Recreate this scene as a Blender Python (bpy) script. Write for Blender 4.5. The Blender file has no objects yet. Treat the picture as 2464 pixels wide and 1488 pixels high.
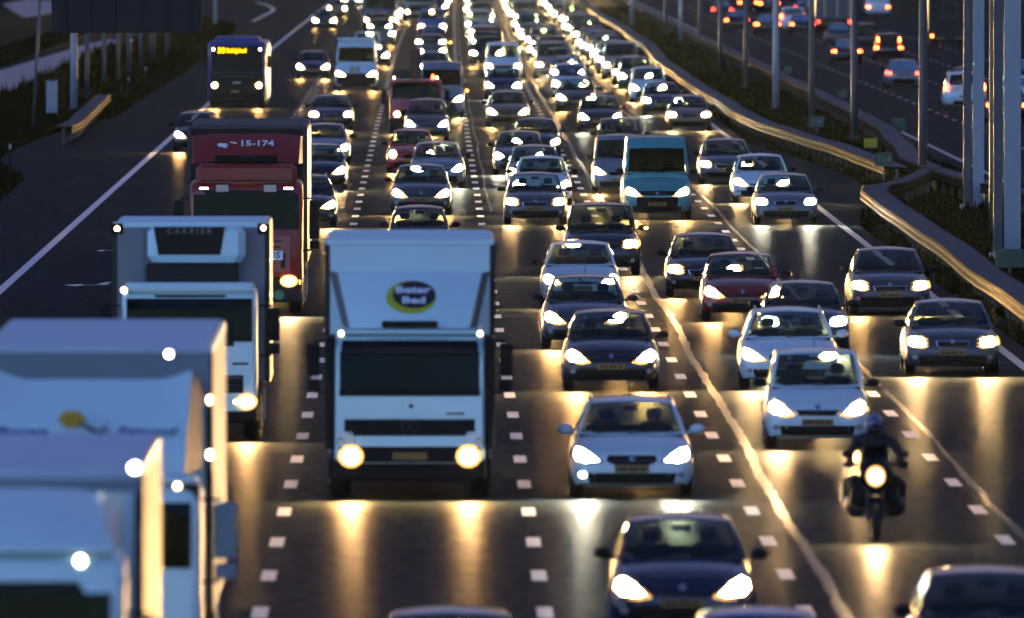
import bpy, bmesh, math, random
import numpy as np
from mathutils import Vector, Matrix
from mathutils.bvhtree import BVHTree

random.seed(7)
R = math.radians
SC = bpy.context.scene
C = SC.collection

# ------------------------------------------------------------------ camera, sky, sun, exposure
CAM_H = 8.94                      # a lens on a bridge above the motorway
FPX = 41170.0                     # focal length in units of a 2464 px wide picture
VPX, VPY = 1035.0, -227.0         # where the lanes meet, same units
cam_d = bpy.data.cameras.new("camera")
cam = bpy.data.objects.new("camera", cam_d)
C.objects.link(cam)
cam.location = (0, 0, CAM_H)
cam.rotation_euler = (R(90) - math.atan((744 - VPY) / FPX), 0, -math.atan((1232 - VPX) / FPX))
cam_d.sensor_width = 36.0
cam_d.lens = FPX / 2464 * 36.0
cam_d.clip_start = 1.0
cam_d.clip_end = 12000
cam_d.dof.use_dof = True
cam_d.dof.focus_distance = 420
cam_d.dof.aperture_fstop = 4.0
SC.camera = cam

world = bpy.data.worlds.new("World")
SC.world = world
world.use_nodes = True
wn = world.node_tree.nodes
bg = wn["Background"]
sky = wn.new("ShaderNodeTexSky")
sky.sky_type = 'NISHITA'
sky.sun_disc = False
SUN_EL, SUN_ROT = R(-2.7), R(222)
sky.sun_elevation = SUN_EL
sky.sun_rotation = SUN_ROT
sky.ozone_density = 2.6
sky.air_density = 0.45
sky.dust_density = 0.0
world.node_tree.links.new(sky.outputs[0], bg.inputs[0])
bg.inputs[1].default_value = 0.15

sun_d = bpy.data.lights.new("sun", 'SUN')
sun_d.energy = 0.001
sun_d.angle = R(12)
sun_d.color = (1, 0.8, 0.62)
sun = bpy.data.objects.new("sun", sun_d)
C.objects.link(sun)
sun.rotation_euler = (R(86), 0, R(180) - SUN_ROT)

SC.view_settings.view_transform = 'Standard'
SC.view_settings.look = 'None'
SC.view_settings.exposure = 4.8
SC.view_settings.gamma = 1.0
SC.view_settings.use_curve_mapping = False
SC.render.engine = 'CYCLES'
SC.cycles.max_bounces = 6
SC.cycles.diffuse_bounces = 2
SC.cycles.glossy_bounces = 3
SC.cycles.transparent_max_bounces = 12
SC.cycles.transmission_bounces = 4
SC.cycles.volume_bounces = 0
SC.cycles.sample_clamp_indirect = 1.2
SC.cycles.sample_clamp_direct = 5.0
SC.cycles.caustics_reflective = True
SC.cycles.use_denoising = True
SC.cycles.use_light_tree = True

def atpx(x, y, z=0.0):
    """a point of the photograph (2464 px wide) at height z -> world X, Y"""
    k = (CAM_H - z) / (y - VPY)
    return (x - VPX) * k, FPX * k

# ------------------------------------------------------------------ materials
MATS = {}
def pmat(name, col, rough=0.5, metal=0.0, coat=0.0, spec=0.5, noise=0.0, nscale=4.0, bump=0.0, bscale=60.0, emit=None, estr=0.0):
    m = bpy.data.materials.new(name)
    m.use_nodes = True
    nt = m.node_tree
    b = nt.nodes["Principled BSDF"]
    b.inputs["Base Color"].default_value = (*col, 1)
    b.inputs["Roughness"].default_value = rough
    b.inputs["Metallic"].default_value = metal
    b.inputs["Coat Weight"].default_value = coat
    b.inputs["Coat Roughness"].default_value = 0.06
    b.inputs["Specular IOR Level"].default_value = spec
    if noise > 0 or bump > 0:
        tc = nt.nodes.new("ShaderNodeTexCoord")
        n = nt.nodes.new("ShaderNodeTexNoise")
        n.inputs["Scale"].default_value = nscale
        n.inputs["Detail"].default_value = 6
        n.inputs["Roughness"].default_value = 0.65
        nt.links.new(tc.outputs["Object"], n.inputs["Vector"])
        if noise > 0:
            mx = nt.nodes.new("ShaderNodeMix"); mx.data_type = 'RGBA'
            mx.inputs["A"].default_value = (*[c * (1 - noise) for c in col], 1)
            mx.inputs["B"].default_value = (*[min(1, c * (1 + noise)) for c in col], 1)
            nt.links.new(n.outputs["Fac"], mx.inputs["Factor"])
            nt.links.new(mx.outputs["Result"], b.inputs["Base Color"])
            mr = nt.nodes.new("ShaderNodeMapRange")
            mr.inputs["To Min"].default_value = max(0.03, rough * (1 - noise * 0.6))
            mr.inputs["To Max"].default_value = min(1, rough * (1 + noise * 0.6))
            nt.links.new(n.outputs["Fac"], mr.inputs["Value"])
            nt.links.new(mr.outputs["Result"], b.inputs["Roughness"])
        if bump > 0:
            n2 = nt.nodes.new("ShaderNodeTexNoise")
            n2.inputs["Scale"].default_value = bscale
            n2.inputs["Detail"].default_value = 3
            nt.links.new(tc.outputs["Object"], n2.inputs["Vector"])
            bp = nt.nodes.new("ShaderNodeBump")
            bp.inputs["Strength"].default_value = bump
            bp.inputs["Distance"].default_value = 0.02
            nt.links.new(n2.outputs["Fac"], bp.inputs["Height"])
            nt.links.new(bp.outputs["Normal"], b.inputs["Normal"])
    if emit:
        b.inputs["Emission Color"].default_value = (*emit, 1)
        b.inputs["Emission Strength"].default_value = estr
    MATS[name] = m
    return m

LAMP_K = 0.165      # lamp strengths below are written for a picture 2.5 stops darker
def emat(name, col, strength, beam=0):
    m = bpy.data.materials.new(name)
    m.use_nodes = True
    nt = m.node_tree
    nt.nodes.clear()
    e = nt.nodes.new("ShaderNodeEmission")
    e.inputs[0].default_value = (*col, 1)
    e.inputs[1].default_value = strength * LAMP_K
    if beam:
        # a dipped headlamp throws its light forward along the vehicle's -Y axis, hardly any of it sideways
        ge = nt.nodes.new("ShaderNodeNewGeometry")
        vt = nt.nodes.new("ShaderNodeVectorTransform"); vt.vector_type = 'NORMAL'; vt.convert_from = 'OBJECT'; vt.convert_to = 'WORLD'
        vt.inputs[0].default_value = (0, -1, 0)
        dp = nt.nodes.new("ShaderNodeVectorMath"); dp.operation = 'DOT_PRODUCT'
        nt.links.new(ge.outputs["Incoming"], dp.inputs[0]); nt.links.new(vt.outputs[0], dp.inputs[1])
        mx = nt.nodes.new("ShaderNodeMath"); mx.operation = 'MAXIMUM'; mx.inputs[1].default_value = 0.0
        pw = nt.nodes.new("ShaderNodeMath"); pw.operation = 'POWER'; pw.inputs[1].default_value = beam
        ml = nt.nodes.new("ShaderNodeMath"); ml.operation = 'MULTIPLY'; ml.inputs[1].default_value = strength * LAMP_K
        nt.links.new(dp.outputs["Value"], mx.inputs[0]); nt.links.new(mx.outputs[0], pw.inputs[0]); nt.links.new(pw.outputs[0], ml.inputs[0])
        nt.links.new(ml.outputs[0], e.inputs[1])
    o = nt.nodes.new("ShaderNodeOutputMaterial")
    nt.links.new(e.outputs[0], o.inputs[0])
    MATS[name] = m
    return m

LAMP = 2600.0
emat('lamp_warm', (1.0, 0.56, 0.19), LAMP, 5)
emat('lamp_soft', (1.0, 0.62, 0.26), LAMP * 0.8, 5)
emat('lamp_white', (1.0, 0.94, 0.70), LAMP * 0.8, 5)
emat('lamp_hot', (1.0, 0.64, 0.27), LAMP * 1.9, 5)
emat('lamp_glare_ring', (1.0, 0.50, 0.12), 0.5)  # self-lit amber ring added around headlights in place of lens glare
emat('fog_lamp', (1.0, 0.9, 0.7), LAMP * 0.4, 5)
emat('amber_lamp', (1.0, 0.36, 0.03), 9.0)
emat('marker_warm', (1.0, 0.62, 0.28), 7.0)
emat('marker_white', (1.0, 0.93, 0.85), 11.0)
emat('tail_red', (1.0, 0.03, 0.015), 8.0)
emat('brake_red', (1.0, 0.07, 0.012), 16.0)
emat('led_amber', (1.0, 0.42, 0.0), 1.6)
emat('beacon', (1.0, 0.10, 0.03), 3.0)
pmat('lamp_off', (0.35, 0.36, 0.38), 0.15, 0.3, 0.6)
pmat('tail_off', (0.25, 0.01, 0.01), 0.25, 0, 0.6)

PAINTS = {
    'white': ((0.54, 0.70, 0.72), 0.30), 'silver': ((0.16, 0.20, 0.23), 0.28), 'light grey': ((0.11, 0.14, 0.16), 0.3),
    'grey': ((0.050, 0.062, 0.072), 0.28), 'dark grey': ((0.020, 0.025, 0.031), 0.25), 'black': ((0.014, 0.015, 0.018), 0.2),
    'dark blue': ((0.010, 0.017, 0.050), 0.22), 'blue': ((0.03, 0.10, 0.32), 0.25), 'light blue': ((0.06, 0.31, 0.31), 0.32),
    'red': ((0.34, 0.02, 0.018), 0.25), 'dark red': ((0.19, 0.014, 0.012), 0.25), 'green': ((0.07, 0.12, 0.09), 0.25),
    'bronze': ((0.15, 0.085, 0.05), 0.28), 'beige': ((0.30, 0.27, 0.22), 0.28)}
for k, (c, r) in PAINTS.items():
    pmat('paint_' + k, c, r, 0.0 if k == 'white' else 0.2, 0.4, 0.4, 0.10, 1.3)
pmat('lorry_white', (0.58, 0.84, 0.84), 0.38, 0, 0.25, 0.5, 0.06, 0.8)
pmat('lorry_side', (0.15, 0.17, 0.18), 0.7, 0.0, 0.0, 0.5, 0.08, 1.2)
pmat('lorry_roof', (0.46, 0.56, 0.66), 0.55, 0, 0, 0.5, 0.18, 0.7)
pmat('lorry_band', (0.16, 0.22, 0.26), 0.5, 0, 0, 0.5, 0.1, 1.0)
pmat('post_grey', (0.05, 0.045, 0.038), 0.75, 0, 0, 0.1)
pmat('roof_dark', (0.06, 0.09, 0.10), 0.6)
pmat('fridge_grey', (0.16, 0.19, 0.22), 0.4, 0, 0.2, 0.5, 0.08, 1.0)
pmat('lorry_red', (0.22, 0.012, 0.010), 0.36, 0.0, 0.3, 0.5, 0.12, 1.2)
pmat('bus_blue', (0.012, 0.03, 0.20), 0.3, 0, 0.3, 0.5, 0.1, 1.0)
pmat('black_plastic', (0.010, 0.010, 0.011), 0.6, 0, 0, 0.15, 0.2, 8.0)
pmat('black_gloss', (0.006, 0.006, 0.008), 0.3, 0, 0.0, 0.15)
pmat('mast_brown', (0.05, 0.015, 0.012), 0.5)
pmat('dark_metal', (0.05, 0.05, 0.055), 0.45, 0.7, 0, 0.5, 0.2, 5.0)
pmat('chrome', (0.65, 0.66, 0.68), 0.14, 1.0)
pmat('aluminium', (0.42, 0.45, 0.48), 0.35, 0.9, 0, 0.5, 0.15, 3.0)
pmat('rubber', (0.012, 0.012, 0.012), 0.75, 0, 0, 0.3, 0.2, 12.0)
pmat('rim_metal', (0.25, 0.26, 0.27), 0.3, 0.9)
pmat('plate_yellow', (0.20, 0.12, 0.008), 0.5)
pmat('plate_text', (0.01, 0.01, 0.01), 0.6)
pmat('seat_cloth', (0.02, 0.02, 0.022), 0.9, 0, 0, 0.3, 0.2, 20)
pmat('cabin_dark', (0.012, 0.012, 0.014), 0.8)
pmat('paper_white', (0.6, 0.66, 0.72), 0.7)
pmat('logo_dark', (0.022, 0.018, 0.03), 0.5)
pmat('logo_yellow', (0.45, 0.52, 0.02), 0.5)
pmat('logo_white', (0.75, 0.80, 0.85), 0.5)
pmat('letter_blue', (0.02, 0.04, 0.22), 0.5)
pmat('petal_yellow', (0.50, 0.30, 0.01), 0.6, noise=0.25, nscale=9)
pmat('leaf_green', (0.06, 0.12, 0.05), 0.6)
pmat('sticker_green', (0.05, 0.22, 0.12), 0.6)
pmat('stripe_blue', (0.02, 0.08, 0.55), 0.5)
pmat('stripe_yellow', (0.6, 0.5, 0.05), 0.5)
pmat('stripe_red', (0.5, 0.05, 0.04), 0.5)
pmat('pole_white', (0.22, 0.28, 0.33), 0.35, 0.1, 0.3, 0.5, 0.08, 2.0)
pmat('pole_grey', (0.055, 0.07, 0.085), 0.45, 0.3, 0, 0.5, 0.15, 2.0)
pmat('galvanised', (0.028, 0.019, 0.012), 0.8, 0.0, 0, 0.02, 0.35, 1.6, 0.05, 20)
pmat('rail_top', (0.035, 0.045, 0.06), 0.7, 0.2, 0, 0.2, 0.3, 1.5)
pmat('sign_back', (0.006, 0.009, 0.014), 0.6, 0.1, 0, 0.4, 0.15, 1.0)
pmat('sign_green', (0.015, 0.07, 0.04), 0.5, noise=0.1, nscale=5)
pmat('sign_yellow', (0.50, 0.36, 0.01), 0.5, noise=0.12, nscale=8)
pmat('sign_letter', (0.16, 0.24, 0.22), 0.5)
pmat('helmet_shell', (0.05, 0.09, 0.20), 0.12, 0.1, 0.8)
pmat('visor_glass', (0.01, 0.01, 0.012), 0.06, 0, 0.8)
pmat('jacket', (0.018, 0.019, 0.026), 0.8, 0, 0, 0.2, 0.25, 14)
pmat('trousers', (0.012, 0.012, 0.014), 0.8)
pmat('skin', (0.45, 0.28, 0.2), 0.5)
pmat('marking', (0.55, 0.57, 0.60), 0.5, 0, 0, 0.5, 0.16, 2.5)
pmat('marking_worn', (0.30, 0.31, 0.34), 0.5, 0, 0, 0.5, 0.2, 2.5)
pmat('marking_grey', (0.14, 0.14, 0.15), 0.42, 0, 0, 0.5, 0.2, 2.5)

def glass_mat(name, tint, refl=0.05, gc=(0.42, 0.62, 0.70)):
    m = bpy.data.materials.new(name); m.use_nodes = True
    nt = m.node_tree; nt.nodes.clear()
    t = nt.nodes.new("ShaderNodeBsdfTransparent"); t.inputs[0].default_value = (*tint, 1)
    g = nt.nodes.new("ShaderNodeBsdfGlossy"); g.inputs["Roughness"].default_value = refl; g.inputs["Color"].default_value = (*gc, 1)
    f = nt.nodes.new("ShaderNodeFresnel"); f.inputs[0].default_value = 1.5
    mx = nt.nodes.new("ShaderNodeMixShader"); o = nt.nodes.new("ShaderNodeOutputMaterial")
    nt.links.new(f.outputs[0], mx.inputs[0]); nt.links.new(t.outputs[0], mx.inputs[1]); nt.links.new(g.outputs[0], mx.inputs[2])
    nt.links.new(mx.outputs[0], o.inputs[0])
    MATS[name] = m
glass_mat('glass', (0.62, 0.72, 0.66))
glass_mat('glass_dark', (0.16, 0.19, 0.19), 0.06, (0.10, 0.15, 0.18))

def asphalt(name, base, rough, vscale, sheen):
    m = bpy.data.materials.new(name); m.use_nodes = True
    nt = m.node_tree; b = nt.nodes["Principled BSDF"]; L = nt.links.new
    tc = nt.nodes.new("ShaderNodeTexCoord")
    mp = nt.nodes.new("ShaderNodeMapping"); mp.inputs["Scale"].default_value = (0.5, 0.035, 1)
    L(tc.outputs["Object"], mp.inputs["Vector"])
    n = nt.nodes.new("ShaderNodeTexNoise"); n.inputs["Scale"].default_value = vscale; n.inputs["Detail"].default_value = 8; n.inputs["Roughness"].default_value = 0.6
    L(mp.outputs[0], n.inputs["Vector"])
    n2 = nt.nodes.new("ShaderNodeTexNoise"); n2.inputs["Scale"].default_value = 9; n2.inputs["Detail"].default_value = 5
    L(tc.outputs["Object"], n2.inputs["Vector"])
    # wheel tracks: polished bands along the lanes
    sx = nt.nodes.new("ShaderNodeSeparateXYZ"); L(tc.outputs["Object"], sx.inputs[0])
    w = nt.nodes.new("ShaderNodeMath"); w.operation = 'MULTIPLY'; w.inputs[1].default_value = 2 * math.pi / 1.72
    L(sx.outputs["X"], w.inputs[0])
    sn = nt.nodes.new("ShaderNodeMath"); sn.operation = 'SINE'; L(w.outputs[0], sn.inputs[0])
    mx = nt.nodes.new("ShaderNodeMix"); mx.data_type = 'RGBA'
    mx.inputs["A"].default_value = (*[c * 0.62 for c in base], 1)
    mx.inputs["B"].default_value = (*[c * 1.45 for c in base], 1)
    L(n.outputs["Fac"], mx.inputs["Factor"])
    mm = nt.nodes.new("ShaderNodeMix"); mm.data_type = 'RGBA'; mm.blend_type = 'MULTIPLY'; mm.inputs["Factor"].default_value = 0.5
    L(mx.outputs["Result"], mm.inputs["A"]); L(n2.outputs["Color"], mm.inputs["B"])
    L(mm.outputs["Result"], b.inputs["Base Color"])
    b.inputs["Specular IOR Level"].default_value = 0.0
    gl = nt.nodes.new("ShaderNodeBsdfGlossy"); gl.inputs["Color"].default_value = (0.8, 0.8, 0.8, 1)
    ms = nt.nodes.new("ShaderNodeMixShader"); ms.inputs[0].default_value = sheen
    mp3 = nt.nodes.new("ShaderNodeMapping"); mp3.inputs["Scale"].default_value = (1.6, 0.22, 1)
    n3 = nt.nodes.new("ShaderNodeTexNoise"); n3.inputs["Scale"].default_value = 2.2; n3.inputs["Detail"].default_value = 9; n3.inputs["Roughness"].default_value = 0.72
    L(tc.outputs["Object"], mp3.inputs["Vector"]); L(mp3.outputs[0], n3.inputs["Vector"])
    r3 = nt.nodes.new("ShaderNodeMapRange"); r3.inputs["From Min"].default_value = 0.25; r3.inputs["From Max"].default_value = 0.75
    r3.inputs["To Min"].default_value = sheen * 0.35; r3.inputs["To Max"].default_value = sheen * 1.7
    L(n3.outputs["Fac"], r3.inputs["Value"]); L(r3.outputs[0], ms.inputs[0])
    L(b.outputs[0], ms.inputs[1]); L(gl.outputs[0], ms.inputs[2]); L(ms.outputs[0], nt.nodes["Material Output"].inputs["Surface"])
    a1 = nt.nodes.new("ShaderNodeMath"); a1.operation = 'MULTIPLY_ADD'; a1.inputs[1].default_value = 0.07; a1.inputs[2].default_value = rough - 0.035
    L(n.outputs["Fac"], a1.inputs[0])
    a2 = nt.nodes.new("ShaderNodeMath"); a2.operation = 'MULTIPLY_ADD'; a2.inputs[1].default_value = 0.03
    L(sn.outputs[0], a2.inputs[0]); L(a1.outputs[0], a2.inputs[2])
    L(a2.outputs[0], gl.inputs["Roughness"]); b.inputs["Roughness"].default_value = 0.9
    bp = nt.nodes.new("ShaderNodeBump"); bp.inputs["Strength"].default_value = 0.12; bp.inputs["Distance"].default_value = 0.01
    L(n2.outputs["Fac"], bp.inputs["Height"]); L(bp.outputs[0], b.inputs["Normal"]); L(bp.outputs[0], gl.inputs["Normal"])
    MATS[name] = m
asphalt('asphalt', (0.020, 0.031, 0.038), 0.33, 2.2, 0.028)
asphalt('asphalt_dull', (0.020, 0.030, 0.040), 0.36, 1.6, 0.028)
asphalt('bitumen', (0.022, 0.022, 0.022), 0.24, 3.0, 0.22)
asphalt('bitumen_dull', (0.03, 0.028, 0.026), 0.28, 3.0, 0.16)

def grass_mat(name, c1, c2):
    m = bpy.data.materials.new(name); m.use_nodes = True
    nt = m.node_tree; b = nt.nodes["Principled BSDF"]; L = nt.links.new
    tc = nt.nodes.new("ShaderNodeTexCoord")
    n = nt.nodes.new("ShaderNodeTexNoise"); n.inputs["Scale"].default_value = 0.45; n.inputs["Detail"].default_value = 9; n.inputs["Roughness"].default_value = 0.75
    L(tc.outputs["Object"], n.inputs["Vector"])
    cr = nt.nodes.new("ShaderNodeValToRGB")
    cr.color_ramp.elements[0].position = 0.32; cr.color_ramp.elements[0].color = (*c1, 1)
    cr.color_ramp.elements[1].position = 0.68; cr.color_ramp.elements[1].color = (*c2, 1)
    L(n.outputs["Fac"], cr.inputs[0]); L(cr.outputs[0], b.inputs["Base Color"])
    b.inputs["Roughness"].default_value = 0.95; b.inputs["Specular IOR Level"].default_value = 0.05
    MATS[name] = m
grass_mat('grass_ground', (0.005, 0.008, 0.003), (0.012, 0.014, 0.004))
grass_mat('grass_blade', (0.007, 0.010, 0.002), (0.018, 0.017, 0.004))
pmat('water_mat', (0.02, 0.045, 0.09), 0.42, 0, 0, 0.9, 0, 1, 1.0, 1.2)

# ------------------------------------------------------------------ object helpers
def mk(verts, faces, smooth=False, name="mesh"):
    me = bpy.data.meshes.new(name)
    me.from_pydata([tuple(v) for v in verts], [], faces)
    me.update()
    if smooth:
        me.shade_smooth()
    return me

def link(name, me, mat, parent=None, loc=(0, 0, 0), rot=(0, 0, 0)):
    o = bpy.data.objects.new(name, me)
    C.objects.link(o)
    if parent is not None:
        o.parent = parent
    o.location = loc
    o.rotation_euler = rot
    if mat is not None and me is not None:
        m = MATS[mat]
        if len(me.materials) == 0:
            me.materials.append(m)
        if me.materials[0] is not m:
            o.material_slots[0].link = 'OBJECT'
            o.material_slots[0].material = m
    return o

def thing(name, label, cat, loc=(0, 0, 0), rz=0, group=None):
    o = bpy.data.objects.new(name, None)
    o.empty_display_size = 0.3
    C.objects.link(o)
    o.location = loc
    o.rotation_euler = (0, 0, rz)
    o['label'] = label; o['category'] = cat
    if group: o['group'] = group
    return o

def structure(name, me, mat):
    o = link(name, me, mat); o['kind'] = 'structure'
    return o

class Geo:
    """collects simple shapes into one mesh"""
    def __init__(s): s.v = []; s.f = []
    def add(s, v, f):
        n = len(s.v); s.v += [tuple(p) for p in v]; s.f += [tuple(i + n for i in q) for q in f]; return s
    def box(s, x0, x1, y0, y1, z0, z1, c=0.0):
        """box with its vertical and top edges chamfered by c"""
        if c <= 0:
            v = [(x, y, z) for z in (z0, z1) for x, y in ((x0, y0), (x1, y0), (x1, y1), (x0, y1))]
            return s.add(v, [(0, 3, 2, 1), (4, 5, 6, 7), (0, 1, 5, 4), (1, 2, 6, 5), (2, 3, 7, 6), (3, 0, 4, 7)])
        def ring(i, z):
            a, b, e, g = x0 + i, x1 - i, y0 + i, y1 - i
            return [(a + c, e, z), (b - c, e, z), (b, e + c, z), (b, g - c, z), (b - c, g, z), (a + c, g, z), (a, g - c, z), (a, e + c, z)]
        rings = [ring(c * .6, z0), ring(0, z0 + c), ring(0, z1 - c), ring(c * .7, z1 - c * .25), ring(c * 1.3, z1)]
        v = [p for r in rings for p in r]
        f = [tuple(range(7, -1, -1)), tuple(range(32, 40))]
        for k in range(4):
            for i in range(8):
                j = (i + 1) % 8
                f.append((k * 8 + i, k * 8 + j, k * 8 + 8 + j, k * 8 + 8 + i))
        return s.add(v, f)
    def tube(s, p, q, r, r2=None, n=8):
        r2 = r if r2 is None else r2
        p, q = Vector(p), Vector(q); d = (q - p).normalized()
        a = d.orthogonal().normalized(); b = d.cross(a)
        v = [p + (a * math.cos(t) + b * math.sin(t)) * r for t in [2 * math.pi * i / n for i in range(n)]]
        v += [q + (a * math.cos(t) + b * math.sin(t)) * r2 for t in [2 * math.pi * i / n for i in range(n)]]
        f = [(i, (i + 1) % n, n + (i + 1) % n, n + i) for i in range(n)]
        f += [tuple(range(n - 1, -1, -1)), tuple(range(n, 2 * n))]
        return s.add(v, f)
    def ball(s, c, rx, ry, rz, nu=10, nv=6):
        v = [(c[0], c[1], c[2] - rz)]
        for j in range(1, nv):
            ph = -math.pi / 2 + math.pi * j / nv
            for i in range(nu):
                t = 2 * math.pi * i / nu
                v.append((c[0] + rx * math.cos(ph) * math.cos(t), c[1] + ry * math.cos(ph) * math.sin(t), c[2] + rz * math.sin(ph)))
        v.append((c[0], c[1], c[2] + rz))
        f = [(0, 1 + (i + 1) % nu, 1 + i) for i in range(nu)]
        for j in range(nv - 2):
            for i in range(nu):
                a = 1 + j * nu
                f.append((a + i, a + (i + 1) % nu, a + nu + (i + 1) % nu, a + nu + i))
        l = len(v) - 1; a = 1 + (nv - 2) * nu
        f += [(a + i, a + (i + 1) % nu, l) for i in range(nu)]
        return s.add(v, f)
    def loft(s, rings, cap=True):
        n = len(rings[0]); v = [p for r in rings for p in r]; f = []
        for k in range(len(rings) - 1):
            for i in range(n):
                j = (i + 1) % n
                f.append((k * n + i, k * n + n + i, k * n + n + j, k * n + j))
        if cap:
            f.append(tuple(range(n))); f.append(tuple(range((len(rings) - 1) * n + n - 1, (len(rings) - 1) * n - 1, -1)))
        return s.add(v, f)
    def grid(s, fn, us, vs, flip=False):
        v = [fn(a, b) for b in vs for a in us]; n = len(us); f = []
        for j in range(len(vs) - 1):
            for i in range(n - 1):
                q = (j * n + i, j * n + i + 1, (j + 1) * n + i + 1, (j + 1) * n + i)
                f.append(q[::-1] if flip else q)
        return s.add(v, f)
    def mesh(s, smooth=False, name="mesh"):
        return mk(s.v, s.f, smooth, name)
    def smooth_mesh(s, ang=35):
        me = mk(s.v, s.f, False)
        bm = bmesh.new(); bm.from_mesh(me)
        bmesh.ops.recalc_face_normals(bm, faces=bm.faces)
        for fc in bm.faces: fc.smooth = True
        for e in bm.edges:
            if len(e.link_faces) == 2 and e.calc_face_angle(0) > R(ang): e.smooth = False
        bm.to_mesh(me); bm.free()
        return me

def circle_pts(cx, cz, rx, rz=None, n=14):
    rz = rx if rz is None else rz
    return [(cx + rx * math.cos(2 * math.pi * i / n), cz + rz * math.sin(2 * math.pi * i / n)) for i in range(n)]

def fontmesh(text, size, depth=0.004, bold=0.0, shear=0.0, align='CENTER'):
    cu = bpy.data.curves.new("text", 'FONT')
    cu.body = text; cu.size = size; cu.extrude = depth; cu.offset = bold; cu.shear = shear
    cu.align_x = align; cu.align_y = 'CENTER'; cu.resolution_u = 2
    o = bpy.data.objects.new("text", cu); C.objects.link(o)
    dg = bpy.context.evaluated_depsgraph_get()
    me = bpy.data.meshes.new_from_object(o.evaluated_get(dg))
    bpy.data.objects.remove(o); bpy.data.curves.remove(cu)
    me.materials.clear()
    return me

class Skin:
    """a surface onto which lamps, grilles and plates are laid from the front (-Y) or from above"""
    def __init__(s, geo):
        s.t = BVHTree.FromPolygons([Vector(v) for v in geo.v], geo.f)
    def y(s, x, z, rear=False):
        if rear:
            h = s.t.ray_cast(Vector((x, 60, z)), Vector((0, -1, 0)))
        else:
            h = s.t.ray_cast(Vector((x, -9, z)), Vector((0, 1, 0)))
        return h[0].y if h[0] is not None else None
    def patch(s, pts, off=0.012, depth=0.03, cuts=1, rear=False):
        """a slab with outline pts (x, z) that follows the surface and stands off proud of it"""
        bm = bmesh.new()
        vs = [bm.verts.new((x, 0, z)) for x, z in pts]
        bm.faces.new(vs)
        bmesh.ops.triangulate(bm, faces=bm.faces)
        span = max(p[0] for p in pts) - min(p[0] for p in pts)
        if cuts and span > .6: cuts = max(3, cuts)
        if cuts:
            bmesh.ops.subdivide_edges(bm, edges=bm.edges, cuts=int(cuts) or 1, use_grid_fill=True)
        last = 0.0
        ys = {}
        for v in bm.verts:
            y = s.y(v.co.x, v.co.z, rear)
            if y is None: ys[v] = None
            else: ys[v] = y
        known = [(v.co.x, v.co.z, y) for v, y in ys.items() if y is not None]
        sg = 1 if rear else -1
        for v, y in ys.items():
            if y is None:
                y = min(known, key=lambda k: (k[0] - v.co.x) ** 2 + (k[1] - v.co.z) ** 2)[2] if known else 0.0
            v.co.y = y + sg * off
        front = list(bm.faces)
        ret = bmesh.ops.extrude_face_region(bm, geom=front)
        for g in ret['geom']:
            if isinstance(g, bmesh.types.BMVert): g.co.y -= sg * depth
        bmesh.ops.recalc_face_normals(bm, faces=bm.faces)
        me = bpy.data.meshes.new("patch"); bm.to_mesh(me); bm.free()
        return me

# a template is a list of (name, mesh, material key, level of detail, children)
# level 0 = every distance, 1 = middle distance and nearer, 2 = near only
def T(name, me, mat, lod=0, kids=()):
    return (name, me, mat, lod, list(kids))

def sect(w, b, t, c):
    h = t - b
    half = [(0, b), (w * .78, b), (w * .94, b + .06 * h), (w * 1.0, b + .30 * h), (w * .995, b + .55 * h), (w * .955, b + .82 * h),
            (w * .86, t - .03 * h), (w * .70, t + c * .35), (w * .38, t + c * .85), (0, t + c)]
    return half + [(-x, z) for x, z in half[-2:0:-1]]

def wheel_parts(x, y, r, w, lod=0):
    out = Geo()
    n = 18
    prof = [(-w / 2, r * .62), (-w / 2, r * .93), (-w * .36, r), (w * .36, r), (w / 2, r * .93), (w / 2, r * .62)]
    rings = []
    for k in range(n):
        a = 2 * math.pi * k / n
        rings.append([(x + px, y + pr * math.cos(a), r + pr * math.sin(a)) for px, pr in prof])
    m = len(prof); v = [p for q in rings for p in q]; f = []
    for k in range(n):
        for i in range(m):
            f.append((k * m + i, ((k + 1) % n) * m + i, ((k + 1) % n) * m + (i + 1) % m, k * m + (i + 1) % m))
    out.add(v, f)
    rim = Geo().tube((x - w * .42, y, r), (x + w * .42, y, r), r * .62, n=16)
    sgn = 1 if x > 0 else -1
    for k in range(5):
        a = 2 * math.pi * k / 5
        rim.tube((x + sgn * w * .45, y, r), (x + sgn * w * .45, y + r * .58 * math.cos(a), r + r * .58 * math.sin(a)), r * .09, n=5)
    return T('wheel', out.mesh(), 'rubber', lod, [T('rim', rim.mesh(), 'rim_metal', 2)])

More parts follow.
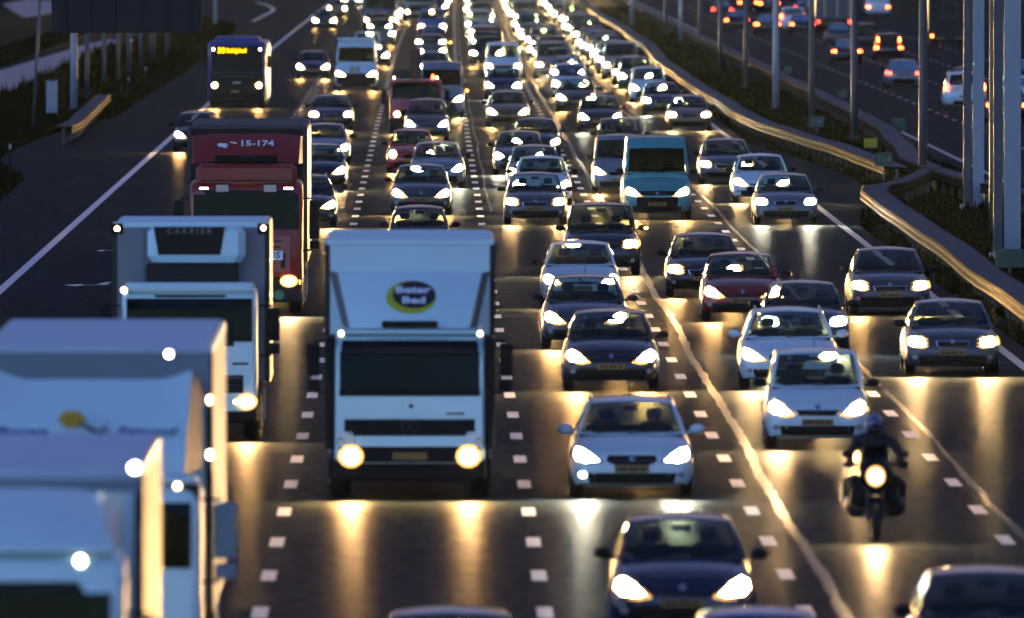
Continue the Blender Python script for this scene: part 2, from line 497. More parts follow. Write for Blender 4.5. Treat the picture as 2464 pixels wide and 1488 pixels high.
def car_template(p):
    W = p['W'] / 2; L = p['L']; H = p['H']; zb = p['belt']; yb = p['yb']; yt = p['yt']; yr = p['yr']; yrt = p['yrt']
    nz = p.get('nose', .64); hz = p.get('hood', .78); gb = p.get('clear', .19)
    st = [(0.0, .62, gb + .13, nz - .12, .0), (.03, .80, gb + .05, nz - .05, .01), (.09, .89, gb, nz, .03), (.20, .95, gb - .01, nz + .055, .04), (.40, .985, gb - .01, hz, .05),
          (.70, 1, gb, (hz + zb) / 2 - .01, .06), (yb, 1, gb, zb - .035, .05), (yb + .5, 1, gb, zb, 0), (L * .6, 1, gb, zb + .01, 0), (L - .55, 1, gb, zb + .02, 0),
          (L - .22, .97, gb + .03, zb, 0), (L - .07, .91, gb + .1, zb - .08, 0), (L, .84, gb + .2, zb - .2, 0)]
    g = Geo().loft([[(x, y, z) for x, z in sect(W * w, b, t, c)] for y, w, b, t, c in st])
    wb, wt = W * p.get('wbf', .9), W * p.get('wtf', .70)
    zt = H - .045
    def ws(s, t):
        y0 = yb - .10 + .24 * s * s; y1 = yt + .10 * s * s
        x = (wb * (1 - t) + wt * t) * s
        return (x, y0 * (1 - t) + y1 * t - .05 * math.sin(math.pi * t), zb * (1 - t) + (zt - .04 * s * s) * t + .03 * math.sin(math.pi * t))
    def sd(sg):
        def f(s, t):
            y0 = (yb + .14) * (1 - s) + yr * s; y1 = (yt + .10) * (1 - s) + yrt * s
            x = wb * (1 - t) + wt * t + .035 * math.sin(math.pi * t)
            z1 = zt - .04 + .02 * math.sin(math.pi * s)
            return (sg * x, y0 * (1 - t) + y1 * t, zb * (1 - t) + z1 * t)
        return f
    def rr(s, t):
        y0 = yr + .10 * (1 - s * s); y1 = yrt + .08 * (1 - s * s)
        return ((wb * (1 - t) + wt * t) * s, y0 * (1 - t) + y1 * t, zb * (1 - t) + (zt - .04 * s * s) * t)
    def rf(s, t):
        y = (yt + .10 * s * s) * (1 - t) + (yrt + .08 * (1 - s * s)) * t
        return (wt * s, y, zt - .04 * s * s + .045 * math.sin(math.pi * min(1, max(0, t))) * (1 - .6 * s * s))
    gt0, gt1 = p.get('g0', .05), p.get('g1', .93)
    S = [-1, -.92, -.5, 0, .5, .92, 1]; TT = [0, gt0, (gt0 + gt1) / 2, gt1, 1]
    cab = Geo()
    def frame(fn, us, vs, hole):
        for j in range(len(vs) - 1):
            for i in range(len(us) - 1):
                if not hole(i, j): cab.grid(fn, us[i:i + 2], vs[j:j + 2])
    frame(ws, S, TT, lambda i, j: 1 <= i <= 4 and 1 <= j <= 2)
    sp = p.get('pillars', [.44, .76])
    us = [0, .06] + sum([[q - .02, q + .02] for q in sp], []) + [.93, 1]
    for sg in (1, -1):
        frame(sd(sg), us, [0, .05, .9, 1], lambda i, j: j == 1 and i % 2 == 1 and not (p.get('panel') and i >= 3))
    frame(rr, [-1, -.88, 0, .88, 1], [0, .14, .88, 1], lambda i, j: 1 <= i <= 2 and j == 1 and not p.get('panel'))
    cab.grid(rf, [-1, -.85, -.5, 0, .5, .85, 1], [0, .08, .2, .5, .8, 1])
    skin = Skin(g)
    parts = [T('body', g.smooth_mesh(50), 'paint'), T('roof', cab.smooth_mesh(40), 'paint')]
    def pane(fn, u, v, off):
        gg = Geo().grid(fn, u, v); gg.v = [(x * (1 - off), y + (off if y < L / 2 else -off), z) for x, y, z in gg.v]
        return gg.mesh(True)
    parts.append(T('windscreen', pane(ws, S[1:-1], [gt0, .35, .65, gt1], .012), p.get('glass', 'glass')))
    if not p.get('panel'):
        parts.append(T('rear_window', pane(rr, [-.88, -.4, .0, .4, .88], [.14, .5, .88], .012), 'glass'))
    if not p.get('panel'):
        for sg in (1, -1):
            for a in range(1, len(us) - 1, 2):
                parts.append(T('side_window', pane(sd(sg), [us[a], us[a + 1]], [.05, .5, .9], .012), 'glass_dark' if a > 1 else 'glass', 1))
    else:
        for sg in (1, -1):
            parts.append(T('side_window', pane(sd(sg), [us[1], us[2]], [.05, .5, .9], .012), 'glass', 1))
    # bonnet panel resting on the front
    def bn(s, t):
        y = .19 + (yb - .22 - .19) * t; x = W * (.60 + .12 * t) * s
        h = skin.t.ray_cast(Vector((x, y + .03 * s * s, 5)), Vector((0, 0, -1)))
        return (x, y + .03 * s * s, (h[0].z if h[0] is not None else .8) + .010)
    parts.append(T('bonnet', Geo().grid(bn, [-1, -.6, -.2, .2, .6, 1], [0, .1, .3, .6, 1]).mesh(True), 'paint', 1))
    k = W / .88
    sty = p.get('style', 'swept')
    for sg in (1, -1):
        if sty == 'swept':
            pts = [(.46, .585), (.56, .655), (.70, .725), (.79, .74), (.83, .66), (.80, .60), (.66, .565)]
        elif sty == 'rect':
            pts = [(.50, .60), (.51, .68), (.58, .715), (.76, .725), (.83, .69), (.83, .62), (.76, .585), (.57, .575)]
        elif sty == 'drop':
            pts = [(.44, .57), (.58, .68), (.72, .735), (.80, .70), (.82, .62), (.74, .565), (.56, .55)]
        else:
            pts = circle_pts(.66, .645, .125, .10, 12)
        dz = nz - .64
        q = [(sg * x * k, z + dz) for x, z in pts]
        hous = [(sg * (.655 + (abs(x) / k - .655) * 1.34) * k, .65 + dz + (z - dz - .65) * 1.7) for x, z in q]
        parts.append(T('headlight', skin.patch(hous, .006, .03, 1), 'reflector', 1, []))  # oversized surround: 'reflector' is painted amber glare, unlit around white lamps
        lens = [(sg * (.655 + (abs(x) / k - .655) * p.get('lk', .96)) * k, .65 + dz + (z - dz - .65) * 1.25) for x, z in q]
        parts.append(T('headlamp_glass', skin.patch(lens, .020, .02, 1), 'lamp'))
    dz = nz - .64
    gz = p.get('grille', [(-.36, .62), (.36, .62), (.31, .52), (-.31, .52)])
    parts.append(T('grille', skin.patch([(x * k, z + dz) for x, z in gz], .012, .03, 1), p.get('gmat', 'black_plastic'), 1,
                   [T('grille_bar', skin.patch([(x * k, zz + dz) for x, zz in ((-.30, z0), (.30, z0), (.30, z0 + .010), (-.30, z0 + .010))], .02, .02, 0), 'dark_metal', 2)
                    for z0 in (.545, .575)]))
    if p.get('chrome'):
        o = gz; cx = sum(a for a, _ in o) / len(o); cz = sum(b for _, b in o) / len(o)
        rim = Geo()
        pl = [(x * k, z + dz) for x, z in o]
        for i in range(len(pl)):
            a, b = pl[i], pl[(i + 1) % len(pl)]
            ya, yb_ = skin.y(*a) or 0, skin.y(*b) or 0
            rim.tube((a[0], ya - .02, a[1]), (b[0], yb_ - .02, b[1]), .013, n=5)
        parts.append(T('grille_surround', rim.mesh(), 'chrome', 1))
    parts.append(T('emblem', skin.patch(circle_pts(0, p.get('ez', .655) + dz, .045, .042, 10), .03, .03, 0), 'chrome', 2))
    parts.append(T('number_plate', skin.patch([(-.26, .395), (.26, .395), (.26, .495), (-.26, .495)], .025, .02, 1), 'plate_yellow', 1,
                   [T('plate_text', skin.patch([(x0, .42), (x0 + .05, .42), (x0 + .05, .47), (x0, .47)], .029, .004, 0), 'plate_text', 2) for x0 in (-.2, -.13, -.03, .04, .14)]))
    parts.append(T('air_intake', skin.patch([(-.64 * k, .385), (.64 * k, .385), (.60 * k, .225), (-.60 * k, .225)], .012, .03, 1), 'black_plastic', 1))  # intake, its black area enlarged to stand for shade low on the front
    if 'van' == p.get('vt'):
        parts.append(T('bumper', skin.patch([(-.82 * k, .30), (.82 * k, .30), (.84 * k, .64), (-.84 * k, .64)], .02, .03, 4), 'black_plastic', 0))
    for sg in (1, -1):
        parts.append(T('fog_lamp', skin.patch(circle_pts(sg * .70 * k, .36, .055, .045, 8), .014, .02, 0), p.get('fog', 'lamp_off'), 2))
    parts.append(T('front_sill', skin.patch([(-.74 * k, .225), (.74 * k, .225), (.76 * k, .20), (-.76 * k, .20)], .03, .05, 0), 'black_plastic', 2))
    wr = p.get('wr', .31)
    ww = .19
    for sg in (1, -1):
        parts.append(wheel_parts(sg * (W - ww / 2 - .012), .82, wr, ww))
    for sg in (1, -1):
        parts.append(wheel_parts(sg * (W - ww / 2 - .012), L - .85, wr, ww, 1))
    for sg in (1, -1):
        m = Geo().ball((sg * (W + .075), yb + .30, zb + .075), .115, .07, .075, 10, 6).tube((sg * (W - .08), yb + .33, zb + .02), (sg * (W + .02), yb + .32, zb + .05), .022, n=6)
        parts.append(T('wing_mirror', m.mesh(True), p.get('mmat', 'black_plastic'), 1))
    sh = (H - zb)
    yseat = yb + 1.15
    for sg in (1, -1):
        s = Geo().box(sg * .36 - .22, sg * .36 + .22, yseat, yseat + .14, .4, zb + .16, .04).box(sg * .36 - .12, sg * .36 + .12, yseat + .02, yseat + .12, zb + .19, zb + .36, .04)
        parts.append(T('seat', s.mesh(), 'seat_cloth', 1))
    dash = Geo().box(-wb * .93, wb * .93, yb + .12, yb + .5, .6, zb + .02, .03).box(-wb * .93, wb * .93, yb + .5, yr - .3, .3, zb - .25).box(-wb * .8, wb * .8, yseat + .85, yseat + 1.0, .4, zb + .1, .04)
    parts.append(T('dashboard', dash.mesh(), 'cabin_dark', 1))
    parts.append(T('rear_view_mirror', Geo().box(-.11, .11, yt + .02, yt + .05, zt - .17, zt - .10, .01).mesh(), 'black_plastic', 2))
    for sg, x0 in ((1, -.05), (-1, -.55)):
        wp = Geo(); ys = ws(0, .02)
        wp.tube((x0, ys[1] - .02, ys[2] + .015), (x0 + .48, ys[1] + .03, ys[2] + .045), .010, n=4)
        parts.append(T('wiper', wp.mesh(), 'black_plastic', 2))
    if p.get('rails'):
        for sg in (1, -1):
            rl = Geo(); pr = [rf(sg * .93, t) for t in (.08, .2, .5, .8, .93)]
            pr = [(x, y, z + (.05 if 0 < i < 4 else 0.0)) for i, (x, y, z) in enumerate(pr)]
            for a, b in zip(pr, pr[1:]): rl.tube(a, b, .017, n=6)
            parts.append(T('roof_rail', rl.mesh(), 'aluminium', 1))
    if p.get('aerial', True):
        a = rf(0, .85)
        parts.append(T('aerial', Geo().tube((0, a[1], a[2] - .01), (0, a[1] + .12, a[2] + .16), .008, .004, 5).mesh(), 'black_plastic', 2))
    # the back of the car
    rear = []
    for sg in (1, -1):
        pts = p.get('tail', [(.60, .70), (.62, .84), (.80, .86), (.86, .76), (.82, .68)])
        rear.append(T('tail_light', skin.patch([(sg * x * k, z) for x, z in pts], .015, .02, 1, True), 'tail'))
    rear.append(T('number_plate', skin.patch([(-.26, .60), (.26, .60), (.26, .70), (-.26, .70)], .02, .02, 1, True), 'plate_yellow', 1))
    rear.append(T('rear_bumper', skin.patch([(-.78 * k, .26), (.78 * k, .26), (.80 * k, .46), (-.80 * k, .46)], .03, .05, 1, True), 'black_plastic', 1))
    return {'parts': parts, 'rear': rear, 'L': L, 'fa': .82}

CARS = {}
def deft(name, **p): CARS[name] = car_template(p)
deft('hatchback', W=1.78, L=4.2, H=1.47, belt=.93, yb=1.02, yt=1.85, yr=3.95, yrt=3.45, style='drop', ez=.64, grille=[(-.40, .585), (.40, .585), (.30, .535), (-.30, .535)])
deft('city car', W=1.66, L=3.75, H=1.48, belt=.93, yb=.92, yt=1.7, yr=3.6, yrt=3.25, style='round')
deft('saloon', W=1.80, L=4.65, H=1.43, belt=.90, yb=1.2, yt=2.1, yr=4.0, yrt=3.3, style='rect', wtf=.68, pillars=[.45, .80], chrome=True,
     grille=[(-.30, .66), (.30, .66), (.27, .55), (-.27, .55)], tail=[(.56, .70), (.60, .82), (.84, .84), (.88, .74), (.80, .66)])
deft('estate car', W=1.86, L=4.65, H=1.48, belt=.93, yb=1.18, yt=2.1, yr=4.5, yrt=4.0, style='swept', rails=True, fog='lamp_off', mmat='paint', wtf=.69,
     grille=[(-.34, .65), (.34, .65), (.36, .56), (.24, .50), (-.24, .50), (-.36, .56)], ez=.60)
deft('people carrier', W=1.72, L=4.05, H=1.62, belt=1.0, yb=.80, yt=1.75, yr=3.95, yrt=3.7, style='drop', hood=.86, nose=.68, wtf=.76, chrome=True,
     grille=[(-.38, .60), (.38, .60), (.30, .52), (-.30, .52)])
deft('off-roader', W=1.86, L=4.5, H=1.74, belt=1.06, yb=1.05, yt=1.75, yr=4.35, yrt=4.15, style='rect', hood=.92, nose=.76, clear=.24, wtf=.76, wr=.36, rails=True,
     tail=[(.66, .90), (.66, 1.22), (.80, 1.22), (.86, 1.05), (.84, .88)])
deft('compact saloon', W=1.77, L=4.5, H=1.46, belt=.92, yb=1.1, yt=1.95, yr=3.95, yrt=3.3, style='rect', chrome=True, ez=.67,
     grille=[(-.36, .63), (.36, .63), (.32, .53), (-.32, .53)])
deft('van', vt='van', W=1.96, L=5.6, H=2.38, belt=1.30, yb=.72, yt=1.55, yr=5.55, yrt=5.45, style='drop', hood=1.02, nose=.80, clear=.24, wbf=.92, wtf=.83, panel=True, pillars=[.18],
     g0=.05, g1=.68, glass='glass_dark', wr=.34,  grille=[(-.50, .66), (.50, .66), (.46, .53), (-.46, .53)], ez=.60)
deft('small van', W=1.78, L=4.3, H=1.84, belt=1.06, yb=.80, yt=1.6, yr=4.25, yrt=4.2, style='swept', hood=.92, nose=.70, wtf=.80, panel=True, pillars=[.34], g1=.80)
deft('minibus', W=1.92, L=4.9, H=1.98, belt=1.16, yb=.75, yt=1.45, yr=4.85, yrt=4.75, style='rect', hood=.98, nose=.74, clear=.22, wbf=.92, wtf=.80, pillars=[.3, .65], g1=.82, wr=.33)

def build(root, parts, lod, mats, flip=False):
    for name, me, mat, lv, kids in parts:
        if lv > lod: continue
        o = link(name, me, mats.get(mat, mat), root)
        for n2, me2, mat2, lv2, k2 in kids:
            if lv2 > lod: continue
            link(n2, me2, mats.get(mat2, mat2), o)

LANES = [(-99, -5.95, 'leftmost lane'), (-5.95, -2.0, 'lorry lane'), (-2.0, 1.45, 'middle-left lane'), (1.45, 4.75, 'middle-right lane'),
         (4.75, 8.15, 'second-right lane'), (8.15, 15, 'guardrail lane')]
VEH = []     # everything on the road, for the labels: (root, lane, distance, colour, kind)
def lane_of(X):
    for i, (a, b, n) in enumerate(LANES):
        if a <= X < b: return i
    return 9

def car(kind, x, y, colour, lamp='lamp_warm', opts=None, note=None, X=None, dist=None, away=False):
    """x, y: where the front wheels meet the road in the photograph (2464 px wide)"""
    if X is None:
        X, d = atpx(x, y)
    else:
        d = dist
    t = CARS[kind]
    lod = 2 if d < 520 else (1 if d < 950 else 0)
    opts = opts or {}
    nm = {'city car': 'hatchback_car', 'compact saloon': 'saloon_car', 'saloon': 'saloon_car', 'hatchback': 'hatchback_car', 'off-roader': 'off_road_car',
          'people carrier': 'people_carrier', 'van': 'delivery_van', 'small van': 'small_van', 'estate car': 'estate_car', 'minibus': 'minibus'}[kind]
    if away:
        root = thing(nm, note or '', 'van' if 'van' in kind else 'car', (X, d + 0.8 - 0, 0), math.pi, 'cars driving away on the opposite carriageway')
        root.location.y = d + t['L'] - 0.5
        mats = {'paint': 'paint_' + colour, 'lamp': lamp, 'tail': opts.get('tail', 'tail_red')}
        ps = [p for p in t['parts'] if p[0] not in ('headlamp_glass', 'grille', 'emblem', 'wiper', 'fog_lamp', 'air_intake', 'number_plate', 'bonnet', 'headlight')]
        build(root, ps + t['rear'], min(lod, 1), mats)
        if opts.get('high'):
            for sg in (1, -1):
                link('high_brake_light', Geo().box(sg * .62 - .05, sg * .62 + .05, t['L'] - .06, t['L'] + .02, 1.1, 1.36).mesh(), opts.get('tail', 'tail_red'), root)
        VEH.append((root, 9, d, colour, kind, note))
        return root
    root = thing(nm, note or '', 'minibus' if kind == 'minibus' else ('van' if 'van' in kind else 'car'), (X, d - t['fa'], 0), R(random.uniform(-.35, .35)), 'cars and vans coming down the motorway')
    mats = {'paint': 'paint_' + colour, 'lamp': lamp, 'reflector': 'lamp_off' if lamp == 'lamp_white' else 'lamp_glare_ring'}
    parts = t['parts']
    build(root, parts, lod, mats)
    W = 0.88
    if opts.get('fogs'):
        for o in root.children:
            if o.name.startswith('fog_lamp') and len(o.data.vertices):
                cx = sum(v.co.x for v in o.data.vertices) / len(o.data.vertices)
                if (opts['fogs'] == 'both') or cx < 0:
                    o.material_slots[0].link = 'OBJECT'; o.material_slots[0].material = MATS['fog_lamp']
    if opts.get('blink'):
        sg = 1
        link('indicator_light', Geo().ball((sg * .80, .18, .70), .07, .05, .05, 8, 5).mesh(True), 'amber_lamp', root)
        link('indicator_light', Geo().ball((sg * 1.08, 1.25, 1.13), .05, .03, .035, 8, 5).mesh(True), 'amber_lamp', root)
    VEH.append((root, lane_of(X), d, colour, kind, note))
    return root

# ------------------------------------------------------------------ ground, water, roads
def sheet(name, pts, z, mat):
    me = mk([(x, y, z) for x, y in pts], [tuple(range(len(pts)))])
    return structure(name, me, mat)

g = Geo().grid(lambda a, b: (a, b, -0.06), [-3000, -300, -60, 60, 300, 3000], [-3000, -200, 100, 400, 800, 1600, 3200, 6500])
structure('ground', g.mesh(), 'grass_ground')

def strip(name, left, right, z, mat, d0=90, d1=3600):
    """a strip between two lists of (distance, X)"""
    ds = sorted(set([d0, d1] + [p[0] for p in left + right if d0 <= p[0] <= d1] + list(range(int(d0) + 40, int(d1), 60))))
    lx = np.interp(ds, [p[0] for p in left], [p[1] for p in left])
    rx = np.interp(ds, [p[0] for p in right], [p[1] for p in right])
    v = []; f = []
    for i, d in enumerate(ds):
        v += [(lx[i], d, z), (rx[i], d, z)]
        if i: f.append((2 * i - 2, 2 * i - 1, 2 * i + 1, 2 * i))
    return structure(name, mk(v, f), mat)

def curve(d):       # the carriageway drifts a little to the right far away
    return 0.9 * max(0, (d - 900) / 700.0) ** 1.5 if d > 900 else 0.0

EDGE_L = [(90, -13.0), (515, -13.0), (560, -13.25), (595, -14.9), (605, -15.2), (622, -15.25), (655, -15.0), (690, -14.3), (720, -13.3), (1100, -13.0), (1280, -14.5), (1400, -19), (1900, -24), (3600, -30)]
EDGE_R = [(90, 12.0), (430, 12.0), (478, 12.0), (500, 12.6), (525, 13.7), (560, 13.9), (600, 13.2), (640, 12.0), (1000, 12.0), (1600, 13.0), (3600, 14.5)]
strip('road', EDGE_L, EDGE_R, 0.0, 'asphalt')
strip('opposite_road', [(90, 17.9), (1000, 17.7), (1600, 18.3), (3600, 19)], [(90, 33.5), (900, 34), (1100, 38), (1700, 46), (3600, 60)], 0.0, 'asphalt_dull')
sheet('water', [(-19.2, 180), (-19.2, 700), (-19.7, 960), (-20.6, 1130), (-21.5, 1150), (-22.3, 1100), (-23.4, 930), (-24.0, 400), (-24, 180)], -0.03, 'water_mat')
sheet('pond_water', [(-32.5, 1370), (-30.5, 1470), (-34.0, 1590), (-38.5, 1640), (-39, 1560), (-35, 1440)], -0.03, 'water_mat')
# a grass island between the opposite road and its slip road
x, y = atpx(2205, 28)
sheet('grass_island', [(x - 1.2, y - 150), (x + 2.0, y - 90), (x + 3.0, y + 120), (x + 1.0, y + 160), (x - 1.4, y)], 0.006, 'grass_ground')
# darker verge patches on the shoulder
def rect_dashes(X, d0, d1, w, l, gap, phase=0.0):
    v = []; f = []
    d = d0 + phase
    while d < d1:
        xx = X + curve(d); n = len(v)
        v += [(xx - w / 2, d, .008), (xx + w / 2, d, .008), (xx + w / 2, d + l, .008), (xx - w / 2, d + l, .008)]
        f.append((n, n + 1, n + 2, n + 3)); d += l + gap
    return mk(v, f)
# dash positions taken from the photograph: one starts at y=954 of the picture, every 12 m
ph = FPX * CAM_H / (959 + 227)
ph0 = ph - 12 * math.floor((ph - 100) / 12)
structure('lane_marking', rect_dashes(-2.15, ph0, 1900, .20, 3.4, 8.6), 'marking')
structure('lane_marking', rect_dashes(1.45, ph0, 1900, .20, 3.4, 8.6), 'marking')
structure('lane_marking', rect_dashes(4.75, ph0, 1900, .20, 3.4, 8.6, 0.4), 'marking')
structure('lane_marking', rect_dashes(8.10, ph0, 1900, .20, 3.4, 8.6, 0.8), 'marking')
structure('lane_marking', rect_dashes(-5.80, ph0, 900, .14, 3.0, 9.0), 'marking_worn')
for X, w in ((-9.98, .22), (11.5, .20)):
    v = []; f = []
    for i, d in enumerate(range(90, 3400, 30)):
        v += [(X - w / 2 + curve(d), d, .008), (X + w / 2 + curve(d), d, .008)]
        if i: f.append((2 * i - 2, 2 * i - 1, 2 * i + 1, 2 * i))
    structure('edge_marking', mk(v, f), 'marking' if X < 0 else 'marking_worn')
for X in (21.85, 25.35, 28.9, 32.2):
    structure('opposite_lane_marking', rect_dashes(X, ph0, 1800, .18, 3.0, 9.0, 5), 'marking_worn')
v = []; f = []
for i, d in enumerate(range(90, 3400, 30)):
    xx = 18.6 + (0.5 if d > 1200 else 0)
    v += [(xx - .1, d, .008), (xx + .1, d, .008)]
    if i: f.append((2 * i - 2, 2 * i - 1, 2 * i + 1, 2 * i))
structure('edge_marking', mk(v, f), 'marking_worn')
# painted curve where the exit leaves, far left
pts = [atpx(608, 52), atpx(640, 36), atpx(657, 27), atpx(657, 20), atpx(640, 12), atpx(618, 6)]
v = []; f = []
for i, (a, b) in enumerate(pts):
    v += [(a - .18, b, .008), (a + .18, b, .008)]
    if i: f.append((2 * i - 2, 2 * i - 1, 2 * i + 1, 2 * i))
structure('edge_marking', mk(v, f), 'marking_worn')
# small painted arrows on the hard shoulder beside the lorry
def arrow(x, y, l, w, tail=False):
    X, d = atpx(x, y)
    v = [(X, d, .008), (X + l * .35, d + w, .008), (X + l * .45, d + w * .15, .008), (X + l, d + w * .1, .008), (X + l, d - w * .1, .008), (X + l * .45, d - w * .15, .008), (X + l * .3, d - w, .008)]
    return mk(v, [(0, 6, 5, 2, 1), (2, 5, 4, 3)])
structure('road_arrow', arrow(152, 687, 1.1, 1.2), 'marking')
structure('road_arrow', arrow(231, 604, .5, 1.1), 'marking')
X, d = atpx(248, 683)
structure('road_arrow', mk([(X - .14, d - 1.0, .008), (X + .1, d - 1.2, .008), (X + .17, d + 1.6, .008), (X + .02, d + 1.4, .008)], [(0, 1, 2, 3)]), 'marking')

# bitumen seams between the lanes, with a wandering edge
def seam(name, X, w, wob, d0, d1, mat, seed):
    rnd = random.Random(seed); v = []; f = []; d = d0; i = 0
    a = 0
    while d < d1:
        a = a * .7 + rnd.uniform(-wob, wob)
        ww = w * rnd.uniform(.65, 1.25)
        xx = X + curve(d) + a * .6 + .03 * math.sin(d * .09)
        v += [(xx - ww / 2, d, .004), (xx + ww / 2 + rnd.uniform(0, wob * .5), d, .004)]
        if i: f.append((2 * i - 2, 2 * i - 1, 2 * i + 1, 2 * i))
        d += rnd.uniform(1.0, 2.2) * (1 if d < 700 else 3); i += 1
    return structure(name, mk(v, f), mat)
seam('road_seam', 5.20, .16, .026, 100, 1700, 'bitumen', 3)
seam('road_seam', 8.40, .10, .02, 100, 1300, 'bitumen_dull', 4)
seam('road_seam', 1.75, .08, .02, 500, 1700, 'bitumen_dull', 5)
seam('road_seam', -5.55, .45, .05, 640, 900, 'bitumen_dull', 6)

# grass blades on the verges
def blades(regions, total, seed, h0, h1):
    rng = np.random.default_rng(seed)
    areas = np.array([(r[1] - r[0]) * (r[3] - r[2]) * r[4] for r in regions]); areas /= areas.sum()
    vs = []
    for r, a in zip(regions, areas):
        n = int(total * a)
        x = rng.uniform(r[0], r[1], n); y = rng.uniform(r[2], r[3], n)
        if len(r) > 5:
            keep = r[5](x, y); x = x[keep]; y = y[keep]; n = len(x)
        clump = 0.55 + 0.9 * np.clip(np.sin(x * 2.1 + np.sin(y * .31) * 2) * np.sin(y * .17 + x), 0, 1)
        h = rng.uniform(h0, h1, n) * clump; w = rng.uniform(.02, .05, n) * (1 + y / 700); a2 = rng.uniform(0, math.pi, n)
        lx = rng.uniform(-.1, .1, n); ly = rng.uniform(-.1, .1, n)
        b = np.zeros((n, 3, 3))
        b[:, 0] = np.stack([x - w * np.cos(a2), y - w * np.sin(a2), np.full(n, -.06)], 1)
        b[:, 1] = np.stack([x + w * np.cos(a2), y + w * np.sin(a2), np.full(n, -.06)], 1)
        b[:, 2] = np.stack([x + lx, y + ly, -.06 + h], 1)
        vs.append(b.reshape(-1, 3))
    V = np.concatenate(vs); n = len(V) // 3
    me = bpy.data.meshes.new("grass")
    me.vertices.add(len(V)); me.vertices.foreach_set("co", V.ravel())
    me.loops.add(len(V)); me.loops.foreach_set("vertex_index", np.arange(len(V)))
    me.polygons.add(n); me.polygons.foreach_set("loop_start", np.arange(0, len(V), 3)); me.polygons.foreach_set("loop_total", np.full(n, 3))
    me.update(); me.validate()
    return me
er = lambda x, y: x > np.interp(y, [p[0] for p in EDGE_R], [p[1] for p in EDGE_R]) + .05
el = lambda x, y: x < np.interp(y, [p[0] for p in EDGE_L], [p[1] for p in EDGE_L]) - .05
gm = blades([(12.0, 17.8, 210, 700, 2.2, er), (12.0, 17.8, 700, 1500, 1, er), (-19.1, -12.9, 400, 800, 1.6, el), (-19.6, -12.9, 800, 1400, 1, el),
             (-27, -24.0, 560, 1500, .5)], 230000, 5, .10, .26)
o = link('grass', gm, 'grass_blade'); o['kind'] = 'stuff'
o['label'] = 'rough olive green grass on the motorway verges'
# reeds at the water's edge
x0, y0 = atpx(150, 215)
rm = blades([(-19.9, -18.9, 560, 1050, 1)], 5200, 9, .25, .75)
o = link('reeds', rm, 'grass_blade'); o['kind'] = 'stuff'; o['label'] = 'tufts of reeds along the edge of the pale water'

# ------------------------------------------------------------------ guardrails
def offset_path(path, off):
    out = []
    for i, (x, y) in enumerate(path):
        a = path[max(0, i - 1)]; b = path[min(len(path) - 1, i + 1)]
        dx, dy = b[0] - a[0], b[1] - a[1]; l = math.hypot(dx, dy)
        out.append((x + dy / l * off, y - dx / l * off))
    return out
def resample(path, step):
    out = [path[0]]
    for a, b in zip(path, path[1:]):
        n = max(1, int(math.hypot(b[0] - a[0], b[1] - a[1]) / step))
        for k in range(1, n + 1): out.append((a[0] + (b[0] - a[0]) * k / n, a[1] + (b[1] - a[1]) * k / n))
    return out
def wobble(path, amp, seed):
    r = random.Random(seed); p1, p2 = r.uniform(0, 6), r.uniform(0, 6)
    return [(x + amp * (math.sin(y / 23 + p1) * .6 + math.sin(y / 9.1 + p2) * .4), y) for x, y in path]
WB = [(0, .42), (.05, .46), (.05, .52), (0, .575), (.05, .63), (.05, .69), (0, .73)]
def beam(path, side, z=0.0):
    g = Geo(); sec = [(u + .0, h) for u, h in WB]
    rings = []
    for u, h in sec:
        rings.append([(x, y, h + z + .018 * math.sin(y / 7.0) ) for x, y in offset_path(path, side * u)])
    back = [[(x, y, h + z + .018 * math.sin(y / 7.0)) for x, y in offset_path(path, side * (u - .012))] for u, h in sec]
    allr = rings + back[::-1]
    n = len(path); m = len(allr); v = [p for r in allr for p in r]; f = []
    for j in range(m):
        k = (j + 1) % m
        for i in range(n - 1): f.append((j * n + i, j * n + i + 1, k * n + i + 1, k * n + i))
    g.add(v, f)
    return g
def guardrail(path, label, width=.72, step=4.0, seed=1, lit=True, near=520, group='guardrails along the carriageways'):
    path = wobble(resample(path, step), .055, seed)
    root = thing('guardrail', label, 'guardrail', (0, 0, 0), 0, group)
    # the face towards the path's left side and the face towards its right
    a = offset_path(path, -width / 2); b = offset_path(path, width / 2)
    link('rail_beam', beam(a, -1).mesh(), 'galvanised', root)
    link('rail_beam', beam(b, 1).mesh(), 'galvanised', root)
    top = Geo(); v = []; f = []
    for i, (p, q) in enumerate(zip(a, b)):
        z = .70 + .018 * math.sin(p[1] / 7.0)
        v += [(p[0], p[1], z), (q[0], q[1], z), (q[0], q[1], z - .03), (p[0], p[1], z - .03)]
        if i:
            n = 4 * i
            f += [(n - 4, n - 3, n + 1, n), (n - 2, n - 1, n + 3, n + 2)]
    link('spacer_plate', mk(v, f), 'rail_top', root)
    pm = Geo().box(-.05, .05, -.03, .03, -.08, .66).mesh()
    rest = Geo()
    for i, (x, y) in enumerate(path):
        if y < near: link('rail_post', pm, 'dark_metal', root, (x, y, 0))
        else: rest.box(x - .05, x + .05, y - .03, y + .03, -.08, .66)
    if rest.v:
        o = link('rail_posts', rest.mesh(), 'dark_metal', root); o['kind'] = 'stuff'
    return root
F = lambda x, y, z=.73: atpx(x, y, z)
guardrail([(12.45, 90), (12.45, 300), (12.5, 360), (12.75, 420), (12.7, 470), (12.75, 492), (13.1, 502), (14.1, 512)],
          'double sided steel guardrail lit orange by headlights beside the right edge of the oncoming road', seed=2)
far = [(14.7, 538), (14.45, 560), (14.0, 590), (13.2, 625), (12.5, 670), (12.35, 760), (12.3, 900), (12.9, 1000), (13.1, 1150), (12.9, 1300), (13.3, 1500), (13.7, 1750)]
guardrail(far, 'long far guardrail winding away along the queue of headlights', seed=3, near=0)
